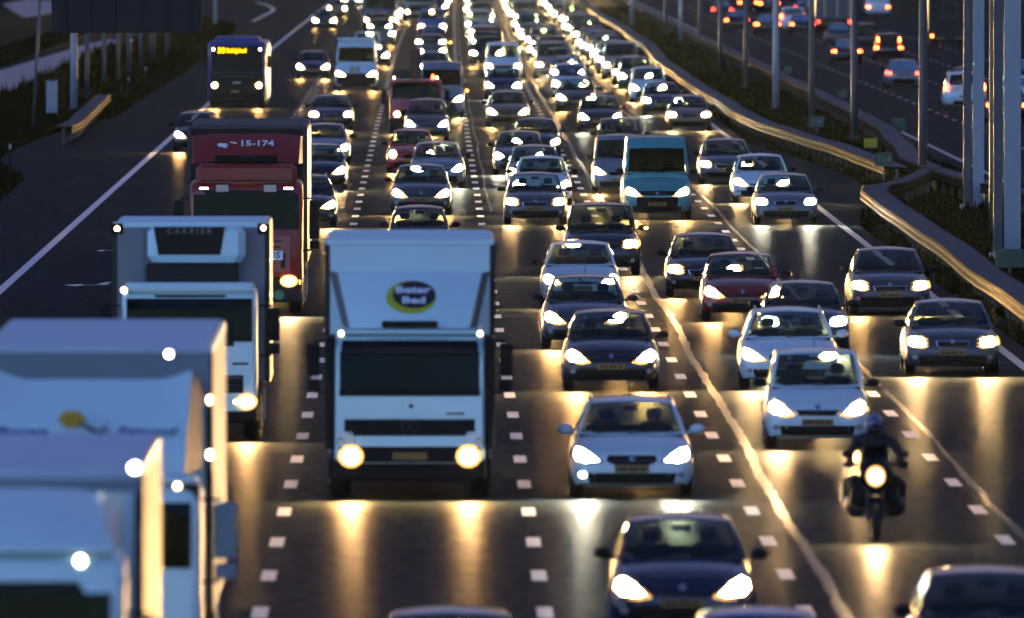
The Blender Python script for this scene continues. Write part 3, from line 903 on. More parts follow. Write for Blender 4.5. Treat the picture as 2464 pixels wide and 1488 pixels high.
guardrail([(17.6, 200), (17.5, 480), (16.6, 510), (15.8, 535), (15.7, 560), (16.2, 590), (17.0, 640), (17.1, 800), (17.0, 1100), (17.2, 1700)],
          'dull unlit guardrail between the grass and the opposite carriageway', seed=4, near=0)
guardrail([(14.1, 512), (14.9, 524), (15.5, 534), (15.8, 537)], 'short crossing piece linking the two median guardrails', width=.5, seed=5, near=0)
guardrail([(-13.75, 640), (-13.65, 660), (-13.9, 700), (-14.2, 745)], 'short guardrail with orange lit edge on the left verge beside the lay-by', width=.6, seed=6, near=0)

# ------------------------------------------------------------------ poles, signs, roadside pieces
def pole(x, y, r, mat, label, name='lamp_post', h=14.0, lean=0.0, base=True, flange=False, ztop=None):
    X, d = atpx(x, y)
    root = thing(name, label, 'lamp post' if name == 'lamp_post' else 'post', (X, d, 0), 0, 'posts along the verges')
    top = ztop or h
    gg = Geo(); rings = []
    n = 14
    for k in range(7):
        t = k / 6; rr_ = r * (1 - .18 * t)
        rings.append([(rr_ * math.cos(2 * math.pi * i / n) + lean * t, rr_ * math.sin(2 * math.pi * i / n), -.05 + (top + .05) * t) for i in range(n)])
    gg.loft(rings)
    link('shaft', gg.mesh(True), mat, root)
    if base:
        link('base_plate', Geo().box(-r * 1.6, r * 1.6, -r * 1.6, r * 1.6, -.05, .10, .02).mesh(), 'pole_grey', root)
    if flange:
        link('inspection_door', Geo().box(-r * .5, r * .5, -r * 1.04, -r * .8, .6, 1.2, .01).mesh(), 'pole_grey', root)
    if name == 'lamp_post' and ztop is None:
        link('lamp_head', Geo().box(-1.2 + lean, lean + .1, -.15, .15, top - .08, top + .08, .05).mesh(), 'pole_grey', root)
    return root
pole(1867, 265, .15, 'pole_white', 'pale round post rising from the median grass beside the yellow-lit guardrail')
pole(1520, 63, .17, 'pole_white', 'farthest pale post at the top of the median grass')
pole(1638, 102, .14, 'pole_white', 'small pale post second farthest on the median grass')
pole(1602, 82, .12, 'pole_grey', 'dark thin post between the two farthest pale posts')
pole(1684, 112, .12, 'pole_grey', 'dark thin post just right of the second farthest pale post')
pole(1733, 172, .12, 'pole_grey', 'dark post midway up the median in front of the parting red tail lights')
pole(1795, 213, .12, 'pole_grey', 'dark post next left of the tall pale post on the median')
pole(1953, 308, .12, 'pole_grey', 'dark post next right of the tall pale post on the median')
pole(2056, 336, .14, 'pole_grey', 'dark post standing just left of the yellow square sign')
pole(2221, 454, .14, 'pole_grey', 'dark post crossing in front of the silver saloon driving away', base=False)
pole(2394, 572, .16, 'pole_grey', 'dark post between the two broad pale gantry posts', base=False)
def gantry_leg(x, y, w, label):
    X, d = atpx(x, y)
    root = thing('gantry_post', label, 'post', (X, d, 0), 0, 'posts along the verges')
    # an H-shaped steel column: pale near flange, dark web face turned away
    link('flange', Geo().box(-.05, w, -.22, -.19, -.05, 15, 0).mesh(), 'pole_white', root)
    link('flange', Geo().box(-.05, w, .19, .22, -.05, 15, 0).mesh(), 'pole_white', root)
    link('web', Geo().box(w / 2 - .04, w / 2 + .0, -.19, .19, -.05, 15).mesh(), 'pole_white', root)
    link('side_channel', Geo().box(-.32, -.09, -.05, .12, -.05, 15).mesh(), 'pole_grey', root)
    link('side_rail', Geo().box(-.35, -.325, -.06, -.03, -.05, 15).mesh(), 'galvanised', root)
    link('base_plate', Geo().box(-.42, w + .12, -.35, .35, -.06, .10, .02).mesh(), 'pole_white', root)
    return root
gantry_leg(2345, 500, .28, 'pale and dark twin gantry post second from the right on its plated foot')
gantry_leg(2421, 618, .37, 'broadest pale gantry post at the right edge of the picture')
# left side
pole(178, 265, .165, 'pole_white', 'thick pale post with one lit edge under the dark sign board', ztop=13)
pole(80, 306, .07, 'pole_grey', 'thin leaning dark post crossing the pale water', lean=.75, base=False)
pole(518, 60, .15, 'pole_white', 'pale post lit on one side far off behind the bus', ztop=12)
for i, (x, y, r, lb) in enumerate([(209, 242, .10, 'thin dark post just right of the thick pale post'), (250, 200, .10, 'thin post at the end of the pale water'),
        (284, 194, .10, 'thin faint post second right of the water end'), (311, 180, .13, 'doubled faint post midway along the left verge'),
        (339, 162, .10, 'thin faint post right of the doubled one on the left verge'), (362, 140, .08, 'left one of a close pair of faint posts under the dark sign'),
        (371, 143, .08, 'right one of a close pair of faint posts under the dark sign'), (401, 134, .13, 'farthest faint post under the right end of the dark sign')]):
    pole(x, y, r, 'pole_grey', lb, name='verge_post', ztop=9, base=False)
X, d = atpx(125, 272)
root = thing('electrical_cabinet', 'short pale roadside cabinet standing on the left verge', 'cabinet', (X, d, 0))
link('cabinet_body', Geo().box(-.24, .24, -.2, .2, -.05, 1.38, .02).mesh(), 'pole_white', root)
link('cabinet_cap', Geo().box(-.27, .27, -.23, .23, 1.381, 1.43, .01).mesh(), 'pole_grey', root)
link('cabinet_door', Geo().box(-.20, .20, -.215, -.2015, .1, 1.3, .004).mesh(), 'pole_white', root)
for x, y, lb in ((24, 410, 'black marker post on the grass notch at the left edge'), (309, 232, 'black marker post right of the short guardrail end'), (350, 204, 'farther black marker post on the left verge')):
    X, d = atpx(x, y)
    root = thing('marker_post', lb, 'marker post', (X, d, 0), R(5), 'roadside marker posts')
    link('post_body', Geo().box(-.06, .06, -.04, .04, -.06, .95, .02).mesh(), 'black_plastic', root)
    link('reflector', Geo().box(-.035, .035, -.05, -.041, .72, .88).mesh(), 'lamp_off', root)
# the dark back of a gantry sign over the exit lane
d = 450.0; k = FPX / d
Xl = (124 - VPX) / k; Xr = (487 - VPX) / k; zb = CAM_H - (80 + 227) / k
root = thing('gantry_sign', 'big dark unlit sign board hanging above the left exit, top left', 'sign', (0, d, 0))
link('board', Geo().box(Xl, Xr, 0, .12, zb, zb + 4.2, .01).mesh(), 'sign_back', root)
for i in range(6):
    xx = Xl + (Xr - Xl) * (i + .5) / 6
    link('board_rib', Geo().box(xx - .03, xx + .03, -.08, -.001, zb + .05, zb + 4.1).mesh(), 'sign_back', root)
link('gantry_beam', Geo().box(-20, Xr, .35, .75, zb + 3.2, zb + 3.8).mesh(), 'pole_grey', root)
link('gantry_leg', Geo().box(-20.3, -19.7, .3, .8, -.1, zb + 4.0, .03).mesh(), 'pole_grey', root)
for i in range(3):
    xx = Xl + (Xr - Xl) * (i + .5) / 3
    link('hanger', Geo().box(xx - .05, xx + .05, .121, .349, zb + 3.3, zb + 3.5).mesh(), 'pole_grey', root)

def small_sign(x, y, w, h, zc, mat, label, text=None, name='road_sign'):
    X, d = atpx(x, y, zc)
    root = thing(name, label, 'sign', (X, d, 0), 0, 'small signs on the median')
    link('sign_post', Geo().tube((0, .03, -.06), (0, .03, zc + h * .3), .03, n=8).mesh(), 'pole_grey', root)
    pl = link('sign_plate', Geo().box(-w / 2, w / 2, -.012, .012, zc - h / 2, zc + h / 2, .004).mesh(), mat, root)
    if text:
        link('sign_lettering', fontmesh(text, h * .62), 'sign_letter', pl, (0, -.018, zc), (R(90), 0, 0))
small_sign(2095, 345, .46, .33, .62, 'sign_yellow', 'small yellow square sign in the median grass')
small_sign(1965, 293, .55, .40, .9, 'sign_green', 'dim green plate low on the dark post left of the yellow sign', '1 8')
small_sign(2127, 384, .56, .42, .95, 'sign_green', 'dark green kilometre plate on the crossing of the median guardrails', '71,4')
small_sign(2027, 227, .34, .30, .95, 'sign_green', 'small green plate on the opposite guardrail nearer the camera')
small_sign(1897, 168, .36, .34, .95, 'sign_green', 'small green plate on the opposite guardrail left of the tall pale post')
small_sign(2430, 622, .64, .42, .95, 'sign_green', 'dark green plate in front of the broadest gantry post')
small_sign(2163, 300, .5, .5, .7, 'sign_green', 'dark green plate at the start of the opposite edge line')

# ------------------------------------------------------------------ lorries
def rsec(w, b, t, r):
    n = 4; pts = []
    for cx, cz, a0 in ((w - r, b + r * .5, -90), (w - r, t - r, 0), (-(w - r), t - r, 90), (-(w - r), b + r * .5, 180)):
        for i in range(n):
            a = R(a0 + 90 * i / (n - 1)); rz = r if cz > (b + t) / 2 else r * .5
            pts.append((cx + r * math.cos(a), cz + rz * math.sin(a)))
    return pts
def cargo_box(root, w, z0, z1, y0, y1, mat_front, mat_side, mat_roof, trim='aluminium', frame=.045):
    """the load box, its aluminium corner posts and roof edges as parts"""
    o = link('cargo_box', Geo().box(-w / 2, w / 2, y0, y1, z0, z1, .03).mesh(), mat_front, root)
    for sg in (1, -1):
        link('side_panel', Geo().box(sg * w / 2 - .008, sg * w / 2 + .008, y0 + .1, y1 - .1, z0 + .06, z1 - .1).mesh(), mat_side, o)
        link('corner_post', Geo().box(min(sg * (w / 2 - .07), sg * (w / 2 + .016)), max(sg * (w / 2 - .07), sg * (w / 2 + .016)), y0 - .014, y0 + .07, z0, z1 - .02, .01).mesh(), 'post_grey' if mat_side == 'lorry_side' else mat_side, o)
        link('side_rail', Geo().box(sg * w / 2 - .02, sg * w / 2 + .02, y0 + .08, y1, z0 - .03, z0 + .05).mesh(), 'dark_metal', o)
    link('roof_panel', Geo().box(-w / 2 + .06, w / 2 - .06, y0 + .12, y1 - .1, z1 - .01, z1 + .012).mesh(), mat_roof, o)
    link('roof_edge', Geo().box(-w / 2, w / 2, y0 - .018, y0 + .08, z1 - .07, z1 + .02, .012).mesh(), trim, o)
    for sg in (1, -1) if mat_front != 'lorry_white' else ():
        link('front_seam', Geo().box(sg * w * .30 - .006, sg * w * .30 + .006, y0 - .004, y0 + .02, z0 + .1, z1 - .1).mesh(), 'dark_metal', o)
    n = int((y1 - y0) / .9)
    for i in range(1, n):
        yy = y0 + (y1 - y0) * i / n
        link('roof_bow', Geo().box(-w / 2 + .08, w / 2 - .08, yy - .02, yy + .02, z1 + .013, z1 + .02).mesh(), trim, o)
    return o
def cab_shell(w, b, t, depth, lean=.12, r=.16):
    g = Geo(); rings = []
    for y, k, tt in ((0, .955, t - .20), (.04, .985, t - .10), (.12, .998, t - .04), (.30, 1, t), (.9, 1, t + .02), (depth, 1, t + .02)):
        rings.append([(x, y + (lean * max(0, (z - 1.5)) if y < .5 else 0), z) for x, z in rsec(w / 2 * k, b, tt, r)])
    return g.loft(rings)
def wheels(root, w, ys, r=.48):
    for y in ys:
        for sg in (1, -1):
            nme, me, mat, lv, kids = wheel_parts(sg * (w / 2 - .16), y, r, .29)
            o = link(nme, me, mat, root); link('rim', kids[0][1], 'rim_metal', o)
def mirrors(root, w, y, z, sides=(1, -1), ht=.5, mat='black_plastic', sx=.20):
    for sg in sides:
        m = link('mirror', Geo().box(min(sg * (w / 2 + .10), sg * (w / 2 + .10 + sx)), max(sg * (w / 2 + .10), sg * (w / 2 + .10 + sx)), y - .06, y + .06, z - ht / 2, z + ht / 2, .03).mesh(), mat, root)
        link('lower_mirror', Geo().box(min(sg * (w / 2 + .11), sg * (w / 2 + .10 + sx)), max(sg * (w / 2 + .11), sg * (w / 2 + .10 + sx)), y - .06, y + .06, z - ht / 2 - .22, z - ht / 2 - .04, .02).mesh(), mat, m)
        link('mirror_arm', Geo().tube((sg * (w / 2 - .05), y + .1, z + ht / 2 + .03), (sg * (w / 2 + .18), y, z + ht / 2 + .03), .018, n=6)
             .tube((sg * (w / 2 - .05), y + .1, z - ht / 2 - .26), (sg * (w / 2 + .16), y, z - ht / 2 - .24), .018, n=6).mesh(), 'black_plastic', m)
def bar(name, sk, x0, x1, z0, z1, mat, root, off=.015, depth=.04, cuts=1):
    return link(name, sk.patch([(x0, z0), (x1, z0), (x1, z1), (x0, z1)], off, depth, cuts), mat, root)
def poly(name, sk, pts, mat, root, off=.015, depth=.04, cuts=1):
    return link(name, sk.patch(pts, off, depth, cuts), mat, root)
def lamps(name, root, pts, r, y, mat, ry=.03):
    for x, z in pts:
        lamp_unit(name, (x, y, z), r, r, mat, root, ry)

def lens(c, rx, rz, shape=0, depth=.05):
    """a flat lamp glass facing forward (-Y), set in a rim that shields the bodywork, painted with amber glow on headlights"""
    n = 14; g = Geo(); v = [(c[0], c[1] - depth, c[2])]
    for i in range(n):
        a = 2 * math.pi * i / n; v.append((c[0] + rx * math.cos(a), c[1] - depth, c[2] + rz * math.sin(a)))
    return mk(v, [(0, 1 + (i + 1) % n, 1 + i)[::-1] for i in range(n)])
def lens_rim(c, rx, rz, depth=.05, w_=1.14):
    n = 14; v = []; f = []
    for i in range(n):
        a = 2 * math.pi * i / n
        for k, y in ((1.02, c[1] + .06), (1.02, c[1] - depth - .012), (w_, c[1] - depth - .002), (w_ + .03, c[1] + .06)):
            v.append((c[0] + rx * k * math.cos(a), y, c[2] + rz * k * math.sin(a)))
    for i in range(n):
        j = (i + 1) % n
        for q in range(3): f.append((i * 4 + q, i * 4 + q + 1, j * 4 + q + 1, j * 4 + q))
    return mk(v, f)
def lamp_unit(name, c, rx, rz, mat, root, depth=.05):
    hl = name == 'headlight'
    if not hl: rx *= .72; rz *= .72
    if hl: rx *= .78; rz *= .78
    o = link(name, lens(c, rx, rz, 0, depth), mat, root)
    link('lamp_rim', lens_rim(c, rx, rz, depth, 1.5 if hl else 1.14), 'lamp_glare_ring' if name == 'headlight' else 'black_plastic', o)  # headlight rims are widened and glow amber as painted glare
    return o
def bed_lorry():
    X, d = atpx(986, 1196)
    root = thing('box_lorry', 'white box lorry with a round yellow and black bed shop logo over its cab', 'lorry', (X, d - 1.3, 0), 0, 'lorries on the motorway')
    w = 2.28
    shell = cab_shell(w, .55, 2.50, 1.95, .10)
    sk = Skin(shell)
    link('cab', shell.smooth_mesh(50), 'lorry_white', root)
    glass = bar('windscreen', sk, -1.03, 1.03, 1.66, 2.34, 'glass_dark', root, .02, .01, 2)
    link('cab_interior', sk.patch([(-1.05, 1.60), (1.05, 1.60), (1.05, 2.42), (-1.05, 2.42)], .008, .006, 2), 'black_gloss', root)
    bar('screen_sill', sk, -1.06, 1.06, 1.56, 1.66, 'black_plastic', root, .03)
    bar('sun_visor', sk, -1.02, 1.02, 2.19, 2.40, 'black_gloss', root, .16, .05)
    link('paper_sheet', Geo().box(-.99, -.70, .13, .14, 1.70, 1.74).mesh(), 'paper_white', root)
    link('paper_sheet', Geo().box(-.97, -.72, .12, .125, 1.76, 1.79).mesh(), 'paper_white', root)
    for sg in (1, -1):
        bar('screen_pillar', sk, sg * 1.072 - .018, sg * 1.072 + .018, 1.68, 2.32, 'lorry_white', root, .03)
    bar('front_panel', sk, -1.04, 1.04, 1.24, 1.55, 'lorry_white', root, .02)
    for sg in (1, -1):
        bar('corner_panel', sk, sg * 1.035 - .045, sg * 1.035 + .045, .86, 1.56, 'lorry_white', root, .025)
    poly('round_badge', sk, circle_pts(.02, 1.41, .035), 'dark_metal', root, .03, .01, 0)
    poly('nameplate', sk, [(.55, 1.28), (.82, 1.28), (.82, 1.31), (.55, 1.31)], 'dark_metal', root, .03, .01, 0)
    gr = bar('grille', sk, -.98, .98, .96, 1.21, 'black_plastic', root, .01)
    for i in range(5):
        z = .985 + i * .045
        link('grille_slat', sk.patch([(-.94, z), (.94, z), (.94, z + .016), (-.94, z + .016)], .03, .02, 0), 'black_gloss', gr)
    # three-pointed star in a ring
    em = Geo(); yy = (sk.y(0, 1.08) or 0) - .05
    n = 20
    for i in range(n):
        a, b = 2 * math.pi * i / n, 2 * math.pi * (i + 1) / n
        em.tube((.115 * math.cos(a), yy, 1.08 + .115 * math.sin(a)), (.115 * math.cos(b), yy, 1.08 + .115 * math.sin(b)), .009, n=5)
    for a in (90, 210, 330):
        em.tube((0, yy, 1.08), (.11 * math.cos(R(a)), yy, 1.08 + .11 * math.sin(R(a))), .014, .003, 5)
    link('emblem', em.mesh(), 'dark_metal', root)
    bar('bumper_strip', sk, -.72, .74, .80, .885, 'lorry_white', root, .035)
    bar('bumper_panel', sk, -1.06, 1.06, .56, .80, 'black_plastic', root, .022, .05)
    bm_ = Geo().box(-1.16, 1.16, .06, .5, .28, .60, .04); link('bumper', bm_.mesh(), 'black_plastic', root)
    bar('number_plate', sk, -.26, .26, .60, .71, 'plate_yellow', root, .05, .02)
    for sg in (1, -1):
        poly('lamp_housing', sk, [(sg * .80, .82), (sg * 1.10, .84), (sg * 1.06, 1.02), (sg * .86, 1.02)], 'lamp_off', root, .03)
        lamp_unit('headlight', (sg * .885, .03, .655), .165, .15, 'lamp_warm', root, .07)
        link('door_deflector', Geo().box(min(sg * 1.135, sg * 1.275), max(sg * 1.135, sg * 1.275), .06, 1.9, .75, 2.44, .02).mesh(), 'black_plastic', root)
        link('step', Geo().box(min(sg * .9, sg * 1.22), max(sg * .9, sg * 1.22), .4, .8, .30, .62, .03).mesh(), 'black_plastic', root)
    for x0 in (-.62, .05):
        wy = (sk.y(0, 1.7) or 0) - .05
        link('wiper', Geo().tube((x0, wy, 1.63), (x0 + .52, wy + .01, 1.72), .014, n=5).mesh(), 'black_plastic', root)
    for sg in (1, -1):
        link('seat', Geo().box(sg * .55 - .22, sg * .55 + .22, .75, .9, 1.2, 2.05, .05).mesh(), 'seat_cloth', root)
    link('roof_lip', Geo().box(-1.06, 1.06, .10, .45, 2.49, 2.55, .02).mesh(), 'lorry_white', root)
    lamps('marker_light', root, [(-1.03, 2.50), (1.06, 2.50)], .05, .06, 'marker_warm')
    # roof spoiler: a concave trapezium leaning back from the cab roof to the box
    def sp(s, t):
        ww = (.90 + .19 * t); yv = .30 + 1.05 * t - .10 * math.sin(math.pi * t); z = 2.57 + .84 * t
        return (ww * s, yv + .16 * s * s, z - .03 * s * s * t)
    g = Geo().grid(sp, [-1, -.75, -.5, -.25, 0, .25, .5, .75, 1], [i / 8 for i in range(9)])
    link('roof_spoiler', g.mesh(True), 'lorry_white', root)
    for sg in (1, -1):
        link('spoiler_cheek', Geo().grid(lambda s, t: tuple(Vector(sp(sg, t)).lerp(Vector((sg * (1.02 + .20 * t), 1.95, 2.56 + .84 * t)), s)), [0, .3, 1], [0, .25, .5, .75, 1], flip=sg < 0).mesh(True), 'lorry_side', root)
    link('visor_slot', Geo().box(-.42, .42, .25, .30, 2.58, 2.685, .02).mesh(), 'black_gloss', root)
    # the logo lies on the sloping spoiler
    def onsp(x, t, off):
        a = Vector(sp(x / (.90 + .19 * t), t)); b = Vector(sp(x / (.90 + .19 * t), t + .01)); n = (b - a).cross(Vector((1, 0, 0))).normalized()
        if n.y > 0: n = -n
        return a + n * off
    def disc(cx, ct, rx, rt, off, cut=None):
        v = [onsp(cx, ct, off)]; n = 40
        for i in range(n):
            a = 2 * math.pi * i / n; v.append(onsp(cx + rx * math.cos(a), ct + rt * math.sin(a), off))
        return mk(v, [(0, 1 + i, 1 + (i + 1) % n) for i in range(n)])
    lg = link('logo_disc', disc(.02, .545, .375, .29, .006), 'logo_yellow', root)
    link('logo_ground', disc(.065, .585, .325, .235, .010), 'logo_dark', lg)
    c0 = onsp(.045, .66, .014); c1 = onsp(.045, .67, .014); ang = math.atan2(c1.z - c0.z, c1.y - c0.y)
    for tx, tt, sz in (('Beter', .66, .235), ('Bed', .48, .235)):
        p_ = onsp(.045 if tx == 'Beter' else .06, tt, .016)
        o = link('logo_lettering', fontmesh(tx, sz, .002, .010), 'logo_white', lg, p_, (ang, 0, 0))
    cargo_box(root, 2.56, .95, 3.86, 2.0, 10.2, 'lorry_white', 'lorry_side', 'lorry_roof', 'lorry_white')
    link('bulkhead', Geo().box(-1.27, 1.27, 1.96, 1.984, .96, 2.44).mesh(), 'cabin_dark', root)
    link('box_mudguard', Geo().box(-1.24, 1.24, 2.0, 2.3, .75, .95).mesh(), 'black_plastic', root)
    link('chassis', Geo().box(-.5, .5, 1.0, 10.0, .6, .9).mesh(), 'dark_metal', root)
    wheels(root, 2.42, (1.35, 7.2, 8.5), .48)
    mirrors(root, 2.5, .32, 2.10, ht=.50)
    VEH.append((root, 2, d, 'white', 'lorry', root['label']))

def fridge_lorry():
    X, d = atpx(458, 1056)
    root = thing('refrigerated_lorry', 'white refrigerated lorry with a black cooling unit grille above its cab', 'lorry', (X, d - 1.3, 0), 0, 'lorries on the motorway')
    w = 2.26
    shell = cab_shell(w, .5, 2.56, 1.9, .06)
    sk = Skin(shell)
    link('cab', shell.smooth_mesh(50), 'lorry_white', root)
    bar('screen_surround', sk, -1.11, 1.11, 1.58, 2.44, 'black_gloss', root, .012)
    bar('windscreen', sk, -1.05, 1.05, 1.66, 2.38, 'glass_dark', root, .03, .01)
    link('roof_lip', Geo().box(-1.08, 1.08, .02, .8, 2.47, 2.64, .05).mesh(), 'lorry_white', root)
    bar('front_panel', sk, -1.02, 1.02, 1.14, 1.53, 'lorry_white', root, .02)
    gr = bar('grille', sk, -.9, .9, .80, 1.10, 'black_plastic', root, .015)
    for z in (.85, .92, .99, 1.05):
        link('grille_slat', sk.patch([(-.86, z), (.86, z), (.86, z + .018), (-.86, z + .018)], .035, .02, 0), 'lorry_side' if z > 1.0 else 'dark_metal', gr)
    poly('nameplate', sk, [(.72, 1.27), (.98, 1.27), (.98, 1.31), (.72, 1.31)], 'dark_metal', root, .03, .01, 0)
    link('bumper', Geo().box(-1.14, 1.14, .02, .5, .30, .78, .05).mesh(), 'black_plastic', root)
    link('paper_sheet', Geo().box(.42, .72, .10, .11, 1.72, 1.81).mesh(), 'paper_white', root)
    for sg in (1, -1):
        lamp_unit('headlight', (sg * .96, .02, .655), .15, .12, 'lamp_warm', root, .07)
        lamp_unit('side_light', (sg * .78, .02, .655), .06, .05, 'marker_warm', root, .04)
    lamps('marker_light', root, [(-1.09, 2.52)], .07, .0, 'marker_warm')
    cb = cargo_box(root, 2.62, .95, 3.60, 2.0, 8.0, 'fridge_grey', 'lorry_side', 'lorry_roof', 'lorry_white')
    unit = link('cooling_unit', Geo().box(-.72, .92, 1.45, 1.99, 2.95, 3.58, .12).mesh(), 'lorry_white', root)
    y0 = 1.438
    link('unit_grille', mk([(-.62, y0, 3.55), (.58, y0, 3.55), (.50, y0, 3.08), (-.54, y0, 3.08), (-.62, 1.47, 3.55), (.58, 1.47, 3.55), (.50, 1.47, 3.08), (-.54, 1.47, 3.08)],
                           [(0, 3, 2, 1), (0, 1, 5, 4), (1, 2, 6, 5), (2, 3, 7, 6), (3, 0, 4, 7)]), 'black_gloss', unit)
    link('unit_lettering', fontmesh('C A R R I E R', .135), 'sign_letter', unit, (-.02, y0 - .006, 3.475), (R(90), 0, 0))
    link('unit_base', Geo().box(-.75, .80, 1.6, 1.98, 2.62, 2.94, .03).mesh(), 'cabin_dark', root)
    lamps('marker_light', root, [(-1.24, 3.51), (1.22, 3.52)], .055, 1.94, 'marker_warm')
    for x in (-1.24, 1.22):
        link('light_bracket', Geo().box(x - .10, x + .10, 1.965, 1.999, 3.42, 3.60, .01).mesh(), 'black_plastic', root)
    lamps('side_marker', root, [(1.315, z) for z in (2.95, 2.35, 1.9)], .03, 4.0, 'marker_warm')
    link('chassis', Geo().box(-.5, .5, 1.0, 7.8, .6, .9).mesh(), 'dark_metal', root)
    wheels(root, 2.4, (1.3, 6.0), .46)
    mirrors(root, 2.42, .25, 1.95, ht=.55)
    VEH.append((root, 1, d, 'white', 'lorry', root['label']))

def red_lorry():
    X, d = atpx(594, 757)
    root = thing('red_lorry', 'red articulated lorry with 15-174 in white above its cab', 'lorry', (X, d - 1.4, 0), 0, 'lorries on the motorway')
    w = 2.46
    shell = cab_shell(w, .45, 2.95, 2.2, .05)
    sk = Skin(shell)
    link('cab', shell.smooth_mesh(50), 'lorry_red', root)
    bar('screen_surround', sk, -1.15, 1.15, 1.88, 2.74, 'black_gloss', root, .012)
    bar('windscreen', sk, -1.08, 1.08, 1.92, 2.62, 'glass_dark', root, .03, .01)
    link('upper_panel', Geo().box(-1.10, 1.10, .05, .6, 2.80, 3.32, .10).mesh(), 'lorry_red', root)
    link('panel_groove', Geo().box(-1.0, 1.0, .035, .06, 2.93, 2.96).mesh(), 'cabin_dark', root)
    def sp(s, t): return ((1.14 + .04 * t) * s, .35 + .75 * t + .12 * s * s - .06 * math.sin(math.pi * t), 3.36 + .60 * t - .06 * abs(s) ** 6)
    link('roof_spoiler', Geo().grid(sp, [-1, -.9, -.6, -.3, 0, .3, .6, .9, 1], [0, .2, .4, .6, .8, 1]).mesh(True), 'lorry_red', root)
    for sg in (1, -1):
        link('spoiler_cheek', Geo().grid(lambda s, t: tuple(Vector(sp(sg, t)).lerp(Vector((sg * 1.22, 2.1, 3.3 + .6 * t)), s)), [0, .4, 1], [0, .5, 1], flip=sg < 0).mesh(True), 'lorry_red', root)
    ang = math.atan2(.60, .75)
    def tx(t, body, x, size, mat, sh=0):
        p_ = Vector(sp(x / 1.16, t)); return link('fleet_number', fontmesh(body, size, .002, .006, sh), mat, root, (p_.x, p_.y - .022, p_.z + .015), (ang, 0, 0))
    tx(.62, '15-174', .22, .27, 'logo_white')
    sw = Geo()
    for a, b, e in ((-.62, -.42, 0), (-.36, -.22, .10)):
        p0, p1 = Vector(sp(a / 1.16, .60 + e)), Vector(sp(b / 1.16, .55 + e)); sw.tube((p0.x, p0.y - .03, p0.z), (p1.x, p1.y - .03, p1.z), .035 if e == 0 else .012, .06 if e == 0 else .02, 6)
    link('swoosh_mark', sw.mesh(), 'logo_white', root)
    link('visor_bar', Geo().box(-.68, .68, .20, .40, 3.33, 3.50, .03).mesh(), 'black_plastic', root)
    link('visor_lettering', fontmesh('HU 903', .11), 'dark_metal', root, (.05, .19, 3.46), (R(90), 0, 0))
    for sg in (1, -1):
        for i in range(4):
            lamp_unit('roof_lamp', (sg * .92 + (i - 1.5) * .05, .02, 2.78), .026, .03, 'marker_white', root, .02)
        link('toll_box', Geo().box(sg * .52 - .14, sg * .52 + .14, .0, .05, 2.70, 2.86, .01).mesh(), 'lamp_off', root)
    gr = bar('grille', sk, -.95, .95, .95, 1.75, 'lorry_red', root, .02)
    for i in range(6):
        z = 1.0 + i * .12
        link('grille_slot', sk.patch([(-.8, z), (.55 + .04 * i, z), (.6 + .04 * i, z + .045), (-.8, z + .045)], .034, .02, 0), 'cabin_dark', gr)
    link('dark_vent', sk.patch([(.75, 1.05), (.85, 1.05), (.85, 1.38), (.75, 1.38)], .034, .02, 0), 'cabin_dark', gr)
    pl = bar('white_plate', sk, .12, .80, 1.22, 1.42, 'logo_white', root, .05, .02)
    link('plate_lettering', fontmesh('VOS', .22, .002, .004, .2), 'letter_blue', pl, (.52, (sk.y(.5, 1.32) or 0) - .055, 1.32), (R(90), 0, 0))
    link('bumper', Geo().box(-1.20, 1.20, -.02, .5, .30, .88, .06).mesh(), 'cabin_dark', root)
    rl = link('sticker', mk([(x, -.028, z) for x, z in circle_pts(.71, .46, .12, .11, 18)], [tuple(range(18))]), 'sticker_green', root)
    link('sticker_lettering', fontmesh('L', .13, .001, .003), 'sign_letter', rl, (.70, -.032, .46), (R(90), 0, 0))
    for sg in (1, -1):
        lamp_unit('headlight', (sg * .93, -.02, .76), .17, .12, 'lamp_hot', root, .06)
        lamp_unit('indicator_light', (sg * 1.15, .03, .74), .05, .07, 'amber_lamp', root, .03)
    cargo_box(root, 2.60, 1.15, 4.10, 2.5, 15.6, 'cabin_dark', 'dark_metal', 'roof_dark', 'dark_metal')
    link('chassis', Geo().box(-.5, .5, 1.0, 15.4, .7, 1.1).mesh(), 'dark_metal', root)
    wheels(root, 2.46, (1.4, 5.0, 11.5, 12.8, 14.1), .5)
    mirrors(root, 2.55, .3, 2.1, ht=.85, sx=.22)
    VEH.append((root, 1, d, 'red', 'lorry', root['label']))

